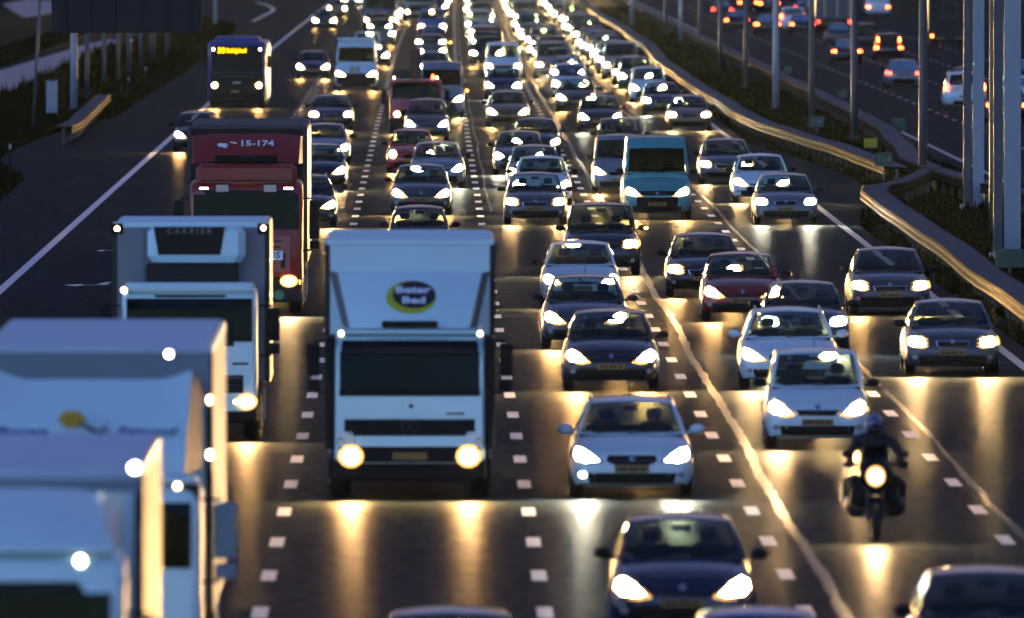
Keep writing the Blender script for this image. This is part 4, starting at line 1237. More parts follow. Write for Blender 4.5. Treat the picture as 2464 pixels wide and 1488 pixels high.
def flower_lorry():
    # seen at the left edge: only the upper right of it is in the picture
    d = 190.0; k = FPX / d; X = -3.72
    root = thing('flower_lorry', 'pale blue white lorry with a yellow flower and blue lettering on its spoiler', 'lorry', (X, d - 2.6, 0), 0, 'lorries on the motorway')
    shell = cab_shell(2.42, .45, 2.62, 2.1, .05)
    sk = Skin(shell)
    link('cab', shell.smooth_mesh(50), 'lorry_white', root)
    bar('screen_surround', sk, -1.19, 1.19, 1.60, 2.60, 'black_gloss', root, .012)
    bar('windscreen', sk, -1.1, 1.1, 1.68, 2.40, 'glass_dark', root, .03, .01)
    link('roof_lip', Geo().box(-1.15, 1.15, .06, .6, 2.60, 2.69, .03).mesh(), 'lorry_white', root)
    bar('front_panel', sk, -1.1, 1.1, .95, 1.56, 'lorry_white', root, .02)
    link('bumper', Geo().box(-1.2, 1.2, -.02, .5, .3, .9, .06).mesh(), 'lorry_side', root)
    for sg in (1, -1):
        lamp_unit('headlight', (sg * .9, -.02, .7), .15, .12, 'lamp_warm', root, .06)
        lamp_unit('marker_light', (sg * .95, .02, 2.58), .045, .045, 'marker_warm', root, .03)
        lamp_unit('pillar_light', (sg * 1.20, .2, .98), .04, .055, 'marker_white', root, .03)
        lamp_unit('indicator_light', (sg * 1.32, .5, 1.02), .045, .045, 'amber_lamp', root, .03)
    def sp(s, t):
        ww = 1.02 + .06 * t; return (ww * s, .30 + 1.55 * t - .16 * math.sin(math.pi * t) + .10 * s * s, 2.70 + 1.0 * t + .10 * max(0, abs(s) - .75) * 4 * t)
    link('roof_spoiler', Geo().grid(sp, [-1, -.85, -.7, -.35, 0, .35, .7, .85, 1], [i / 8 for i in range(9)]).mesh(True), 'lorry_white', root)
    for sg in (1, -1):
        link('spoiler_cheek', Geo().grid(lambda s, t: tuple(Vector(sp(sg, t)).lerp(Vector((sg * 1.20, 2.3, 2.7 + .95 * t)), s)), [0, .4, 1], [0, .5, 1], flip=sg < 0).mesh(True), 'lorry_side', root)
    # lettering: blue script left and right of a yellow flower
    a, b = Vector(sp(0, .44)), Vector(sp(0, .54)); ang = math.atan2(b.z - a.z, b.y - a.y)
    for body, x in (('Bouwe', -.78), ('v. Egmond', .50)):
        link('spoiler_lettering', fontmesh(body, .20, .002, .004, .25), 'letter_blue', root, (x, a.y - .05 + .10 * (x * x), a.z + .02), (ang, 0, 0))
    fl = Geo()
    for i in range(6):
        t = 2 * math.pi * i / 6; fl.ball((-.22 + .085 * math.cos(t), a.y - .05, a.z + .15 + .05 * math.sin(t)), .07, .02, .055, 8, 5)
    link('flower_picture', fl.mesh(True), 'petal_yellow', root)
    lf = Geo().tube((-.16, a.y - .05, a.z + .12), (.10, a.y - .06, a.z - .02), .02, .035, 6).tube((.05, a.y - .05, a.z - .02), (.18, a.y - .02, a.z + .10), .03, .006, 6).tube((-.2, a.y - .06, a.z - .08), (.12, a.y - .06, a.z - .06), .03, .04, 6)
    link('flower_leaf', lf.mesh(True), 'leaf_green', root)
    cargo_box(root, 2.58, 1.1, 4.02, 2.6, 15.7, 'lorry_white', 'lorry_side', 'lorry_roof', 'lorry_roof')
    link('front_band', Geo().box(-1.27, 1.27, 2.575, 2.598, 3.50, 3.98).mesh(), 'lorry_band', root)
    lamps('box_light', root, [(.82, 3.96)], .05, 2.54, 'marker_white')
    for z, m in ((3.45, 'marker_warm'), (2.84, 'marker_white')):
        link('side_marker', Geo().ball((1.27, 2.6, z), .03, .03, .05, 8, 6).mesh(True), m, root)
    wheels(root, 2.46, (1.4, 5.2, 12.0, 13.3), .5)
    link('chassis', Geo().box(-.5, .5, 1.0, 15.4, .7, 1.05).mesh(), 'dark_metal', root)
    mirrors(root, 2.48, .3, 2.08, ht=.62, mat='lorry_band', sx=.26)
    VEH.append((root, 1, d, 'white', 'lorry', root['label']))

def near_lorry():
    d = 149.5; X = -3.80
    root = thing('near_lorry', 'nearest white lorry cut off at the bottom left corner with a dark windscreen', 'lorry', (X, d - 2.3, 0), 0, 'lorries on the motorway')
    shell = cab_shell(2.34, .45, 3.36, 2.1, .05)
    sk = Skin(shell)
    link('cab', shell.smooth_mesh(50), 'lorry_white', root)
    bar('screen_surround', sk, -1.14, 1.14, 1.9, 3.12, 'black_gloss', root, .012)
    bar('windscreen', sk, -1.05, 1.05, 1.98, 3.02, 'glass_dark', root, .03, .01)
    link('bumper', Geo().box(-1.15, 1.15, -.02, .5, .3, .9, .06).mesh(), 'lorry_white', root)
    for sg in (1, -1):
        lamp_unit('headlight', (sg * .9, -.02, .7), .15, .12, 'lamp_warm', root, .06)
        lamp_unit('roof_light', (sg * .79, .0, 3.30), .05, .055, 'marker_white', root, .03)
        lamp_unit('marker_light', (sg * 1.15, .35, 3.10), .035, .06, 'lamp_off', root, .03)
    def sp(s, t):
        ww = 1.06 - .16 * t; return (ww * s, .25 + 1.2 * t - .14 * math.sin(math.pi * t) + .22 * s * s, 3.42 + .46 * t - .05 * abs(s) ** 4)
    link('roof_spoiler', Geo().grid(sp, [-1, -.8, -.5, -.2, .2, .5, .8, 1], [i / 6 for i in range(7)]).mesh(True), 'lorry_white', root)
    for sg in (1, -1):
        link('spoiler_cheek', Geo().grid(lambda s, t: tuple(Vector(sp(sg, t)).lerp(Vector((sg * 1.12, 2.0, 3.4 + .4 * t)), s)), [0, .4, 1], [0, .5, 1], flip=sg < 0).mesh(True), 'lorry_white', root)
    link('roof_ledge', Geo().box(-1.08, 1.08, .12, .6, 3.36, 3.42, .02).mesh(), 'lorry_white', root)
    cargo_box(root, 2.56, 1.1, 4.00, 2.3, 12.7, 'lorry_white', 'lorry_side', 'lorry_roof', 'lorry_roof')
    link('front_band', Geo().box(-1.26, 1.26, 2.275, 2.298, 3.82, 3.93).mesh(), 'lorry_band', root)
    lamp_unit('corner_light', (1.22, 2.22, 4.03), .06, .055, 'marker_white', root, .05)
    wheels(root, 2.42, (1.4, 9.0), .5)
    link('chassis', Geo().box(-.5, .5, 1.0, 12.4, .7, 1.05).mesh(), 'dark_metal', root)
    mirrors(root, 2.44, .3, 2.5, ht=.6)
    VEH.append((root, 1, d, 'white', 'lorry', root['label']))

def bus():
    X, d = atpx(571, 260)
    root = thing('city_bus', 'dark blue bus with an amber lit destination display above its windscreen', 'bus', (X, d - 2.0, 0), R(-.5), 'buses')
    g = Geo(); rings = []
    for y, k, t in ((0, .93, 2.80), (.05, .97, 2.90), (.18, 1, 2.96), (11.8, 1, 2.96), (12, .96, 2.85)):
        rings.append([(x, y, z) for x, z in rsec(1.275 * k, .32, t, .16)])
    g.loft(rings); sk = Skin(g)
    link('body', g.smooth_mesh(50), 'bus_blue', root)
    link('roof_unit', Geo().box(-1.0, 1.0, .8, 4.2, 2.93, 3.16, .08).mesh(), 'bus_blue', root)
    link('roof_unit', Geo().box(-.9, .9, 5.5, 9.5, 2.93, 3.12, .08).mesh(), 'bus_blue', root)
    bar('windscreen', sk, -1.12, 1.12, 1.60, 2.76, 'black_gloss', root, .02)
    disp = bar('display_box', sk, -.85, .5, 2.40, 2.72, 'black_gloss', root, .03, .02)
    yy = (sk.y(0, 2.5) or 0) - .04
    link('destination_lettering', fontmesh('30', .33, .003, .006), 'led_amber', disp, (-.68, yy, 2.545), (R(90), 0, 0))
    link('destination_lettering', fontmesh('Schiphol', .26, .003, .005), 'led_amber', disp, (-.02, yy, 2.545), (R(90), 0, 0))
    bar('trim_strip', sk, -.7, .75, 1.40, 1.44, 'dark_metal', root, .03)
    bar('front_badge', sk, -.17, .17, 1.10, 1.17, 'lamp_off', root, .03)
    bar('lower_panel', sk, -1.16, 1.16, .4, 1.58, 'black_gloss', root, .012)
    bar('number_plate', sk, -.26, .10, .70, .80, 'plate_yellow', root, .03)
    link('bumper', Geo().box(-1.22, 1.22, -.03, .3, .28, .6, .05).mesh(), 'black_plastic', root)
    for sg in (1, -1):
        lamp_unit('headlight', (sg * .97, -.02, 1.02), .14, .13, 'lamp_warm', root, .05)
        lamp_unit('marker_light', (sg * 1.03, .0, 2.60), .05, .08, 'marker_white', root, .03)
        link('mirror', Geo().box(min(sg * 1.32, sg * 1.52), max(sg * 1.32, sg * 1.52), -.25, -.1, 1.8, 2.35, .03).mesh(), 'black_plastic', root)
        link('side_glass', Geo().box(sg * 1.276 - .008, sg * 1.276 + .008, .6, 11.4, 1.35, 2.45).mesh(), 'black_gloss', root)
    wheels(root, 2.5, (2.5, 8.5), .48)
    VEH.append((root, 0, d, 'blue', 'bus', root['label']))

def tow_truck():
    X, d = atpx(1000, 322)
    root = thing('tow_truck', 'red recovery truck with orange beacons and a dark upright mast behind the cab', 'truck', (X, d - .9, 0), 0, 'lorries on the motorway')
    shell = cab_shell(2.05, .5, 2.12, 1.7, .25, .12); sk = Skin(shell)
    link('cab', shell.smooth_mesh(50), 'lorry_red', root)
    bar('windscreen', sk, -.86, .86, 1.42, 2.0, 'glass_dark', root, .03, .01)
    bar('screen_surround', sk, -.92, .92, 1.38, 2.04, 'black_gloss', root, .012)
    bar('grille', sk, -.6, .6, .68, .95, 'black_plastic', root, .02)
    link('bumper', Geo().box(-1.02, 1.02, -.03, .4, .3, .62, .05).mesh(), 'black_plastic', root)
    for sg in (1, -1):
        lamp_unit('headlight', (sg * .72, -.02, .78), .14, .12, 'lamp_hot', root, .06)
        lamp_unit('roof_lamp', (sg * .84, .3, 2.20), .05, .07, 'marker_warm', root, .04)
    link('beacon_light', Geo().tube((.68, .7, 2.15), (.68, .7, 2.32), .07, .05, 10).mesh(), 'beacon', root)
    link('mast', Geo().box(-.20, .20, 2.0, 2.35, .8, 3.35, .03).mesh(), 'mast_brown', root)
    for sg in (1, -1):
        link('mast_rail', Geo().box(sg * .20 - .02, sg * .20 + .02, 1.95, 1.995, .9, 3.3).mesh(), 'galvanised', root)
    link('flat_bed', Geo().box(-1.02, 1.02, 2.0, 7.0, .85, 1.05, .03).mesh(), 'dark_metal', root)
    wheels(root, 2.05, (.95, 5.4), .38)
    mirrors(root, 2.08, .3, 1.55, ht=.35)
    VEH.append((root, 2, d, 'red', 'tow truck', root['label']))

def far_lorry(x, y, w, h, mat, label, lamp='lamp_warm', z_l=.8):
    X, d = atpx(x, y)
    root = thing('far_lorry', label, 'lorry', (X, d - 1.3, 0), 0, 'lorries on the motorway')
    shell = cab_shell(w * .94, .45, min(2.8, h - .5), 2.0, .05, .12); sk = Skin(shell)
    link('cab', shell.smooth_mesh(50), mat, root)
    bar('windscreen', sk, -w * .42, w * .42, 1.6, 2.3, 'glass_dark', root, .02, .02)
    bar('grille', sk, -w * .36, w * .36, .85, 1.3, 'black_plastic', root, .02)
    link('bumper', Geo().box(-w * .47, w * .47, -.03, .4, .3, .65, .05).mesh(), 'black_plastic', root)
    for sg in (1, -1):
        lamp_unit('headlight', (sg * w * .37, -.04, z_l), .14, .12, lamp, root, .05)
    link('cargo_box', Geo().box(-w / 2, w / 2, 2.2, 9.5, .9, h, .04).mesh(), mat, root)
    wheels(root, w, (1.3, 7.5), .45)
    VEH.append((root, 1, d, 'grey', 'lorry', label))

bed_lorry(); fridge_lorry(); red_lorry(); flower_lorry(); near_lorry(); bus(); tow_truck()
far_lorry(912, 75, 2.4, 3.2, 'paint_dark blue', 'dark blue grey lorry at the top of the lorry lane above the white cars')
far_lorry(1010, 54, 2.5, 3.6, 'paint_green', 'dark lorry with one yellowish lamp at the top of the picture left of centre', 'lamp_warm')

def striped_van():
    X, d = atpx(857, 219)
    r_ = car('van', 0, 0, 'white', 'lamp_warm', None, 'white van with red, yellow and blue stripes down its bonnet under a dark windscreen', X, d)
    r_.scale = (1.07, 1, 1.04)
    bm0 = [o for o in r_.children if o.name.startswith('body')][0].data
    vk = Skin(type('G', (), {'v': [tuple(v.co) for v in bm0.vertices], 'f': [tuple(p.vertices) for p in bm0.polygons]}))
    for x, m in ((-.22, 'stripe_red'), (-.12, 'stripe_yellow'), (-.02, 'stripe_yellow'), (.10, 'stripe_blue')):
        link('bonnet_stripe', vk.patch([(x - .035, .86), (x + .035, .86), (x + .035, 1.12), (x - .035, 1.12)], .05, .03, 2), m, r_)
    link('front_bumper', Geo().box(-.88, .88, -.03, .3, .30, .72, .05).mesh(), 'black_plastic', r_)
    link('roof_bar', Geo().box(-.86, .86, 1.3, 1.6, 2.36, 2.46, .04).mesh(), 'lorry_white', r_)
striped_van()

# ------------------------------------------------------------------ motorcycle and rider
def motorcycle():
    X, d = atpx(2108, 1304)
    root = thing('motorcycle', 'dark motorcycle with one bright round headlight riding in front of the white people carrier', 'motorcycle', (X, d, 0), 0)
    def tyre(y, r, w):
        g = Geo(); n = 22; m = 8; v = []; f = []
        for k in range(n):
            a = 2 * math.pi * k / n
            for i in range(m):
                b = 2 * math.pi * i / m
                rr_ = r - w * .5 + w * .5 * math.cos(b)
                v.append((w * .5 * math.sin(b), y + rr_ * math.cos(a), r + rr_ * math.sin(a)))
        for k in range(n):
            for i in range(m): f.append((k * m + i, ((k + 1) % n) * m + i, ((k + 1) % n) * m + (i + 1) % m, k * m + (i + 1) % m))
        return g.add(v, f).mesh(True)
    for y, r, w in ((0, .30, .13), (1.5, .31, .17)):
        o = link('wheel', tyre(y, r, w), 'rubber', root)
        link('rim', Geo().tube((-.03, y, r), (.03, y, r), r * .62, n=16).mesh(), 'dark_metal', o)
    for sg in (1, -1):
        link('fork', Geo().tube((sg * .10, 0, .31), (sg * .11, .38, .98), .028, n=8).mesh(), 'dark_metal', root)
    link('mudguard', Geo().box(-.09, .09, -.14, .20, .58, .66, .03).mesh(), 'black_plastic', root)
    g = Geo(); rings = []
    for z, wx, y0, y1 in ((.42, .10, .35, .7), (.50, .26, .25, .95), (.62, .30, .22, 1.0), (.80, .26, .20, .95), (.93, .22, .22, .9), (1.0, .18, .26, .8)):
        rings.append([(wx * math.cos(t), (y0 + y1) / 2 + (y1 - y0) / 2 * math.sin(t), z) for t in [2 * math.pi * i / 12 for i in range(12)]])
    link('engine_and_tank', g.loft(rings).mesh(True), 'black_gloss', root)
    for sg in (1, -1):
        cy = Geo().ball((sg * .27, .55, .50), .17, .18, .17, 10, 6); link('cylinder_head', cy.mesh(True), 'dark_metal', root)
        link('leg_shield', Geo().box(min(sg * .12, sg * .38), max(sg * .12, sg * .38), .35, .55, .46, .92, .07).mesh(), 'black_plastic', root)
        pn = Geo().box(min(sg * .14, sg * .45), max(sg * .14, sg * .45), 1.15, 1.75, .42, .86, .08); link('pannier', pn.mesh(), 'black_plastic', root)
        link('crash_bar', Geo().tube((sg * .12, .3, .42), (sg * .36, .35, .50), .018, n=6).tube((sg * .36, .35, .50), (sg * .32, .35, .74), .018, n=6).mesh(), 'dark_metal', root)
        mr = Geo().tube((sg * .28, .42, 1.08), (sg * .36, .30, 1.22), .010, n=5); mr.box(min(sg * .34, sg * .47), max(sg * .34, sg * .47), .27, .31, 1.18, 1.27, .02)
        link('mirror', mr.mesh(), 'black_plastic', root)
        link('handguard', Geo().box(min(sg * .32, sg * .46), max(sg * .32, sg * .46), .26, .34, 1.03, 1.12, .03).mesh(), 'black_plastic', root)
        link('foot_peg', Geo().tube((sg * .15, .95, .33), (sg * .34, .95, .33), .018, n=6).mesh(), 'dark_metal', root)
    link('handlebar', Geo().tube((-.40, .40, 1.07), (.40, .40, 1.07), .016, n=6).mesh(), 'black_plastic', root)
    fr = Geo(); rings = []
    for y, wx, z0, z1 in ((.08, .10, .80, 1.0), (.16, .19, .72, 1.10), (.30, .25, .70, 1.20), (.45, .20, .74, 1.24)):
        zc = (z0 + z1) / 2; rings.append([(wx * math.cos(t), y, zc + (z1 - z0) / 2 * math.sin(t)) for t in [2 * math.pi * i / 12 for i in range(12)]])
    link('fairing', fr.loft(rings).mesh(True), 'black_gloss', root)
    link('windshield', Geo().grid(lambda s, t: (.17 * s * (1 - .25 * t), .24 + .16 * t + .06 * s * s, 1.14 + .20 * t), [-1, -.5, 0, .5, 1], [0, .5, 1]).mesh(True), 'glass_dark', root)
    lamp_unit('headlight', (0, .055, .915), .115, .125, 'lamp_soft', root, .05)
    link('saddle', Geo().box(-.16, .16, .92, 1.55, .78, .88, .05).mesh(), 'black_plastic', root)
    link('tail_piece', Geo().box(-.14, .14, 1.55, 1.85, .72, .90, .05).mesh(), 'black_plastic', root)
    # rider: one skinned body, seated, both hands on the grips
    rid = thing('person', 'rider in dark jacket and blue shining helmet leaning forward on the motorcycle', 'person', (X, d, 0))
    V = {'pel': (0, 1.12, .96, .17, .14), 'bel': (0, 1.08, 1.12, .20, .14), 'che': (0, 1.0, 1.30, .225, .15), 'upc': (0, .96, 1.42, .15, .11), 'nek': (0, .94, 1.49, .062, .062), 'hed': (0, .91, 1.56, .07, .07)}
    E = [('pel', 'bel'), ('bel', 'che'), ('che', 'upc'), ('upc', 'nek'), ('nek', 'hed')]
    for s, sg in (('l', 1), ('r', -1)):
        V.update({'sh' + s: (sg * .225, .95, 1.40, .095, .09), 'el' + s: (sg * .36, .76, 1.20, .066, .066), 'wr' + s: (sg * .37, .47, 1.095, .038, .038), 'hd' + s: (sg * .36, .40, 1.09, .042, .036),
                  'hi' + s: (sg * .12, 1.08, .93, .11, .11), 'kn' + s: (sg * .26, .62, .80, .075, .075), 'an' + s: (sg * .25, .95, .42, .05, .05), 'to' + s: (sg * .26, .76, .35, .045, .04)})
        E += [('upc', 'sh' + s), ('sh' + s, 'el' + s), ('el' + s, 'wr' + s), ('wr' + s, 'hd' + s), ('pel', 'hi' + s), ('hi' + s, 'kn' + s), ('kn' + s, 'an' + s), ('an' + s, 'to' + s)]
    for s, sg in (('l', 1), ('r', -1)):     # fingers wrapped over the grips
        for i in range(4):
            b = 'f%s%d' % (s, i); x0 = sg * (.325 + .024 * i)
            V[b + 'a'] = (x0, .375, 1.105, .011, .011); V[b + 'b'] = (x0, .362, 1.07, .010, .010); V[b + 'c'] = (x0, .385, 1.05, .009, .009)
            E += [('hd' + s, b + 'a'), (b + 'a', b + 'b'), (b + 'b', b + 'c')]
        V['th' + s] = (sg * .31, .40, 1.065, .012, .012); V['ti' + s] = (sg * .305, .385, 1.045, .010, .010)
        E += [('hd' + s, 'th' + s), ('th' + s, 'ti' + s)]
    ks = list(V); me = bpy.data.meshes.new('person_body')
    me.from_pydata([V[k][:3] for k in ks], [(ks.index(a), ks.index(b)) for a, b in E], [])
    ob = link('body', me, None, rid)
    md = ob.modifiers.new('skin', 'SKIN')
    for i, k in enumerate(ks):
        me.skin_vertices[0].data[i].radius = V[k][3:5]; me.skin_vertices[0].data[i].use_root = (k == 'pel')
    ob.modifiers.new('sub', 'SUBSURF').levels = 1; ob.modifiers['sub'].render_levels = 1
    dg = bpy.context.evaluated_depsgraph_get()
    m2 = bpy.data.meshes.new_from_object(ob.evaluated_get(dg)); ob.modifiers.clear(); ob.data = m2
    m2.materials.clear(); m2.materials.append(MATS['jacket']); m2.shade_smooth()
    hm = Geo().ball((0, .90, 1.63), .128, .15, .142, 16, 10)
    he = link('helmet', hm.mesh(True), 'helmet_shell', rid)
    link('visor', Geo().grid(lambda s, t: (.118 * math.sin(s * 1.1), .905 - .156 * math.cos(s * 1.1), 1.575 + .075 * t), [-1, -.6, -.2, .2, .6, 1], [0, .5, 1]).mesh(True), 'visor_glass', he)
    link('chin_guard', Geo().box(-.09, .09, .76, .90, 1.49, 1.56, .03).mesh(), 'black_plastic', he)
    VEH.append((root, 4, d, 'dark', 'motorcycle', root['label']))
motorcycle()

# ------------------------------------------------------------------ the cars, by where their front wheels stand in the photograph
W_, X_, H_, S_ = 'lamp_warm', 'lamp_white', 'lamp_hot', 'lamp_soft'
L = [
 # nearest row
 ('hatchback', 1640, 1534, 'dark blue', W_, {}, 'dark blue hatchback at bottom centre-right with both round headlights blazing'),
 ('city car', 1828, 1812, 'blue', W_, {}, 'bright blue car roof just peeking in at the bottom edge'),
 ('saloon', 1078, 1800, 'dark blue', W_, {}, 'dark blue car roof at the bottom edge below the white lorry'),
 ('hatchback', 2384, 1690, 'dark blue', S_, {}, 'dark car cut off at the bottom right corner showing its roof and windscreen'),
 ('estate car', 1519, 1196, 'white', X_, {'fogs': 'one'}, 'pale blue white estate car with dark oval grille in front of the dark hatchback'),
 ('people carrier', 1965, 1078, 'white', S_, {}, 'white people carrier with a black smiling grille just behind the motorcycle'),
 ('hatchback', 1470, 938, 'dark grey', W_, {}, 'dark grey hatchback following the pale estate car'),
 ('estate car', 1898, 936, 'white', H_, {}, 'white car whose left headlight glares directly behind the white people carrier'),
 ('saloon', 2290, 903, 'grey', H_, {}, 'grey saloon with two glaring lamps nearest the guardrail'),
 ('hatchback', 1408, 838, 'grey', W_, {}, 'grey hatchback half hidden behind the dark grey hatchback'),
 ('saloon', 1934, 850, 'dark grey', X_, {}, 'dark saloon half hidden behind the white car'),
 ('hatchback', 1786, 772, 'dark red', W_, {}, 'dark red hatchback with a bright glow in its windscreen'),
 ('compact saloon', 2140, 757, 'grey', W_, {}, 'grey saloon with a chrome framed grille beside the guardrail'),
 ('hatchback', 1396, 740, 'white', S_, {}, 'white hatchback with pale wing mirrors behind the grey hatchback'),
 ('compact saloon', 1694, 715, 'dark grey', W_, {}, 'dark saloon behind and left of the dark red hatchback'),
 ('off-roader', 1448, 662, 'dark grey', H_, {'blink': 1}, 'dark tall car with its amber indicator flashing'),
 ('city car', 1010, 638, 'grey', W_, {}, 'small grey car showing only its roof and windscreen above the white lorry'),
 ('saloon', 1890, 540, 'light grey', X_, {}, 'light grey saloon with white lamps and a glowing windscreen'),
 ('compact saloon', 1288, 540, 'grey', S_, {}, 'grey saloon nearest the lorry roof in the middle of the picture'),
 ('van', 1581, 528, 'light blue', W_, {}, 'light blue tall van with a dark windscreen'),
 ('hatchback', 1013, 517, 'grey', W_, {}, 'grey hatchback between the dotted lines above the white lorry'),
 ('hatchback', 1832, 488, 'white', H_, {}, 'white hatchback close behind the light grey saloon'),
 ('hatchback', 1304, 494, 'white', S_, {}, 'white hatchback behind the grey saloon in the middle'),
 ('small van', 1492, 466, 'silver', W_, {}, 'silver van hidden behind the light blue van'),
 ('hatchback', 1286, 462, 'light grey', H_, {}, 'light grey hatchback with a bright glow through its windscreen'),
 ('hatchback', 1052, 452, 'silver', X_, {'fogs': 'both'}, 'silver hatchback right behind the grey hatchback in the third lane'),
 ('compact saloon', 1747, 443, 'grey', S_, {}, 'grey saloon left of the white hatchback near the lay-by'),
 ('hatchback', 1249, 421, 'grey', X_, {}, 'grey hatchback with one white lamp left of the light grey hatchback'),
 ('city car', 990, 417, 'red', W_, {}, 'red hatchback left of the silver hatchback'),
 ('people carrier', 1493, 396, 'grey', W_, {}, 'grey people carrier behind the silver van'),
 ('hatchback', 1290, 384, 'dark grey', W_, {}, 'dark hatchback behind and right of the grey one with a white lamp'),
 ('people carrier', 1027, 340, 'grey', X_, {}, 'grey people carrier in front of the red recovery truck'),
 ('hatchback', 1222, 306, 'bronze', W_, {}, 'brownish hatchback left of the dark hatchback'),
 ('hatchback', 1443, 319, 'dark grey', X_, {}, 'dark hatchback with white lamps and an open windscreen view'),
 ('saloon', 1657, 315, 'bronze', H_, {}, 'brownish saloon with glaring lamps where the guardrail runs closest'),
 ('saloon', 1594, 278, 'dark grey', X_, {}, 'dark saloon with a pale green glow in its windscreen'),
 ('people carrier', 1560, 246, 'white', H_, {}, 'white people carrier with strong white glare behind the dark saloon'),
 ('van', 1062, 283, 'silver', H_, {'blink': 1}, 'silver van with an orange indicator behind the grey people carrier'),
 ('saloon', 797, 314, 'dark grey', W_, {}, 'dark saloon alone in front of the striped van'),
 ('hatchback', 781, 399, 'silver', W_, {}, 'silver hatchback right beside the red lorry roof'),
 ('hatchback', 768, 458, 'black', S_, {}, 'black hatchback wedged beside the red lorry cab'),
 ('estate car', 732, 548, 'black', H_, {}, 'black estate car beside the red lorry mirror'),
 ('hatchback', 476, 366, 'black', W_, {}, 'black car with one lamp visible left of the red lorry'),
 ('hatchback', 753, 190, 'dark blue', W_, {}, 'dark car alone between the bus and the striped van'),
 ('hatchback', 1387, 269, 'dark grey', W_, {}, 'dark hatchback with a yellow glint in its windscreen'),
 ('people carrier', 1372, 236, 'white', S_, {}, 'white people carrier behind the dark hatchback with the yellow glint'),
 ('people carrier', 1210, 240, 'dark blue', X_, {}, 'dark blue people carrier behind the brownish hatchback'),
 ('minibus', 1211, 194, 'white', W_, {}, 'white roofed minibus behind the dark blue people carrier'),
 ('people carrier', 883, 143, 'white', W_, {}, 'white people carrier directly behind the striped van'),
 ('hatchback', 900, 160, 'black', W_, {}, 'black car half hidden behind the striped van'),
 ('saloon', 1045, 190, 'silver', X_, {}, 'silver saloon right behind the mast of the recovery truck'),
 ('people carrier', 1038, 150, 'grey', H_, {'blink': 1}, 'grey people carrier with an orange lamp above the recovery truck mast'),
 ('minibus', 1040, 90, 'blue', W_, {}, 'blue grey minibus above the grey people carrier'),
 ('hatchback', 781, 70, 'dark grey', W_, {}, 'dark car on the exit side alone near the edge line'),
 ('city car', 811, 40, 'bronze', W_, {}, 'far car on the exit side just behind the dark one'),
 ('hatchback', 846, 16, 'grey', X_, {}, 'farthest car on the exit side at the top edge'),
]
for k, x, y, c, lm, op, note in L: car(k, x, y, c, lm, op, note)

# the denser queues farther up, filled in lane by lane
KINDS = ['hatchback', 'saloon', 'people carrier', 'hatchback', 'compact saloon', 'estate car', 'city car', 'off-roader', 'small van', 'minibus']
COLS = ['grey', 'dark grey', 'silver', 'dark blue', 'white', 'grey', 'light grey', 'black', 'blue', 'dark red', 'green', 'beige']
rq = random.Random(21)
def queue(Xc, ys, lamps_):
    for i, y in enumerate(ys):
        d = FPX * CAM_H / (y + 227)
        Xv = Xc + curve(d) + rq.uniform(-.3, .3)
        car(rq.choice(KINDS), 0, 0, rq.choice(COLS), rq.choice(lamps_), {}, None, Xv, d)
def ys_from(y0, y1, g0, g1):
    d = FPX * CAM_H / (y0 + 227); d1 = FPX * CAM_H / (y1 + 227); out = []
    while d < d1:
        out.append(FPX * CAM_H / d - 227); d += rq.uniform(g0, g1)
    return out
queue(10.0, ys_from(216, -12, 20, 32), [W_, S_, H_, H_, X_])
queue(6.6, ys_from(205, -12, 22, 34), [W_, S_, H_, H_, X_])
queue(3.4, ys_from(160, -12, 24, 38), [W_, S_, H_, X_])
queue(0.2, ys_from(34, -12, 36, 58), [W_, S_, X_])
queue(-3.4, ys_from(110, -12, 50, 80), [W_, S_, X_])
queue(-0.2, [132, 12], [W_])

# the opposite carriageway, tail lights towards us
B_, T_ = {'tail': 'brake_red'}, {}
for k, x, y, c, op, note in [
 ('saloon', 2174, 213, 'silver', {}, 'silver saloon driving away with red tail lights beside the dark post'),
 ('off-roader', 2322, 268, 'white', B_, 'white tall car driving away left of the twin gantry post'),
 ('saloon', 2330, 234, 'black', {'tail': 'tail_off'}, 'black saloon driving away just beyond the white tall car'),
 ('compact saloon', 2038, 156, 'dark grey', B_, 'dark saloon driving away with wide red lamps left of a dark post'),
 ('people carrier', 2138, 147, 'black', dict(B_, high=1), 'black tall car driving away with four red lamps'),
 ('hatchback', 2018, 110, 'grey', {'tail': 'tail_off'}, 'unlit grey hatchback driving away beyond the dark saloon'),
 ('people carrier', 2085, 118, 'black', {}, 'black people carrier driving away behind the four red lamps'),
 ('off-roader', 1908, 75, 'white', B_, 'white car driving away with yellow and red lamps right of the tall pale post'),
 ('compact saloon', 1930, 85, 'black', B_, 'black saloon driving away half hidden by the white car'),
 ('hatchback', 1772, 74, 'black', B_, 'black hatchback driving away nearest the median far up the road'),
 ('saloon', 1846, 85, 'dark grey', B_, 'dark saloon driving away left of the tall pale post'),
 ('van', 2113, 40, 'white', B_, 'white van driving away up the slip road at the top edge'),
 ('compact saloon', 2424, 298, 'black', B_, 'black saloon driving away seen between the gantry posts'),
 ('hatchback', 2446, 262, 'white', B_, 'white hatchback driving away at the right edge behind the broadest post'),
 ('saloon', 2475, 215, 'black', {}, 'black saloon driving away cut by the right edge'),
 ('hatchback', 1738, 46, 'black', {}, 'black car driving away with dim pink lamps near the median'),
 ('people carrier', 1800, 28, 'dark grey', B_, 'dark people carrier driving away at the top edge with two large red lamps'),
 ('saloon', 1850, 30, 'black', B_, 'black saloon driving away at the top edge left of the pale post'),
 ('hatchback', 1935, 40, 'dark blue', {}, 'dark blue hatchback driving away behind the white car at the top'),
 ('saloon', 1775, 8, 'black', B_, 'farthest black saloon driving away at the top edge'),
 ('people carrier', 1925, 6, 'dark grey', {}, 'farthest grey people carrier driving away at the top edge')]:
    car(k, x, y, c, W_, op, note, away=True)

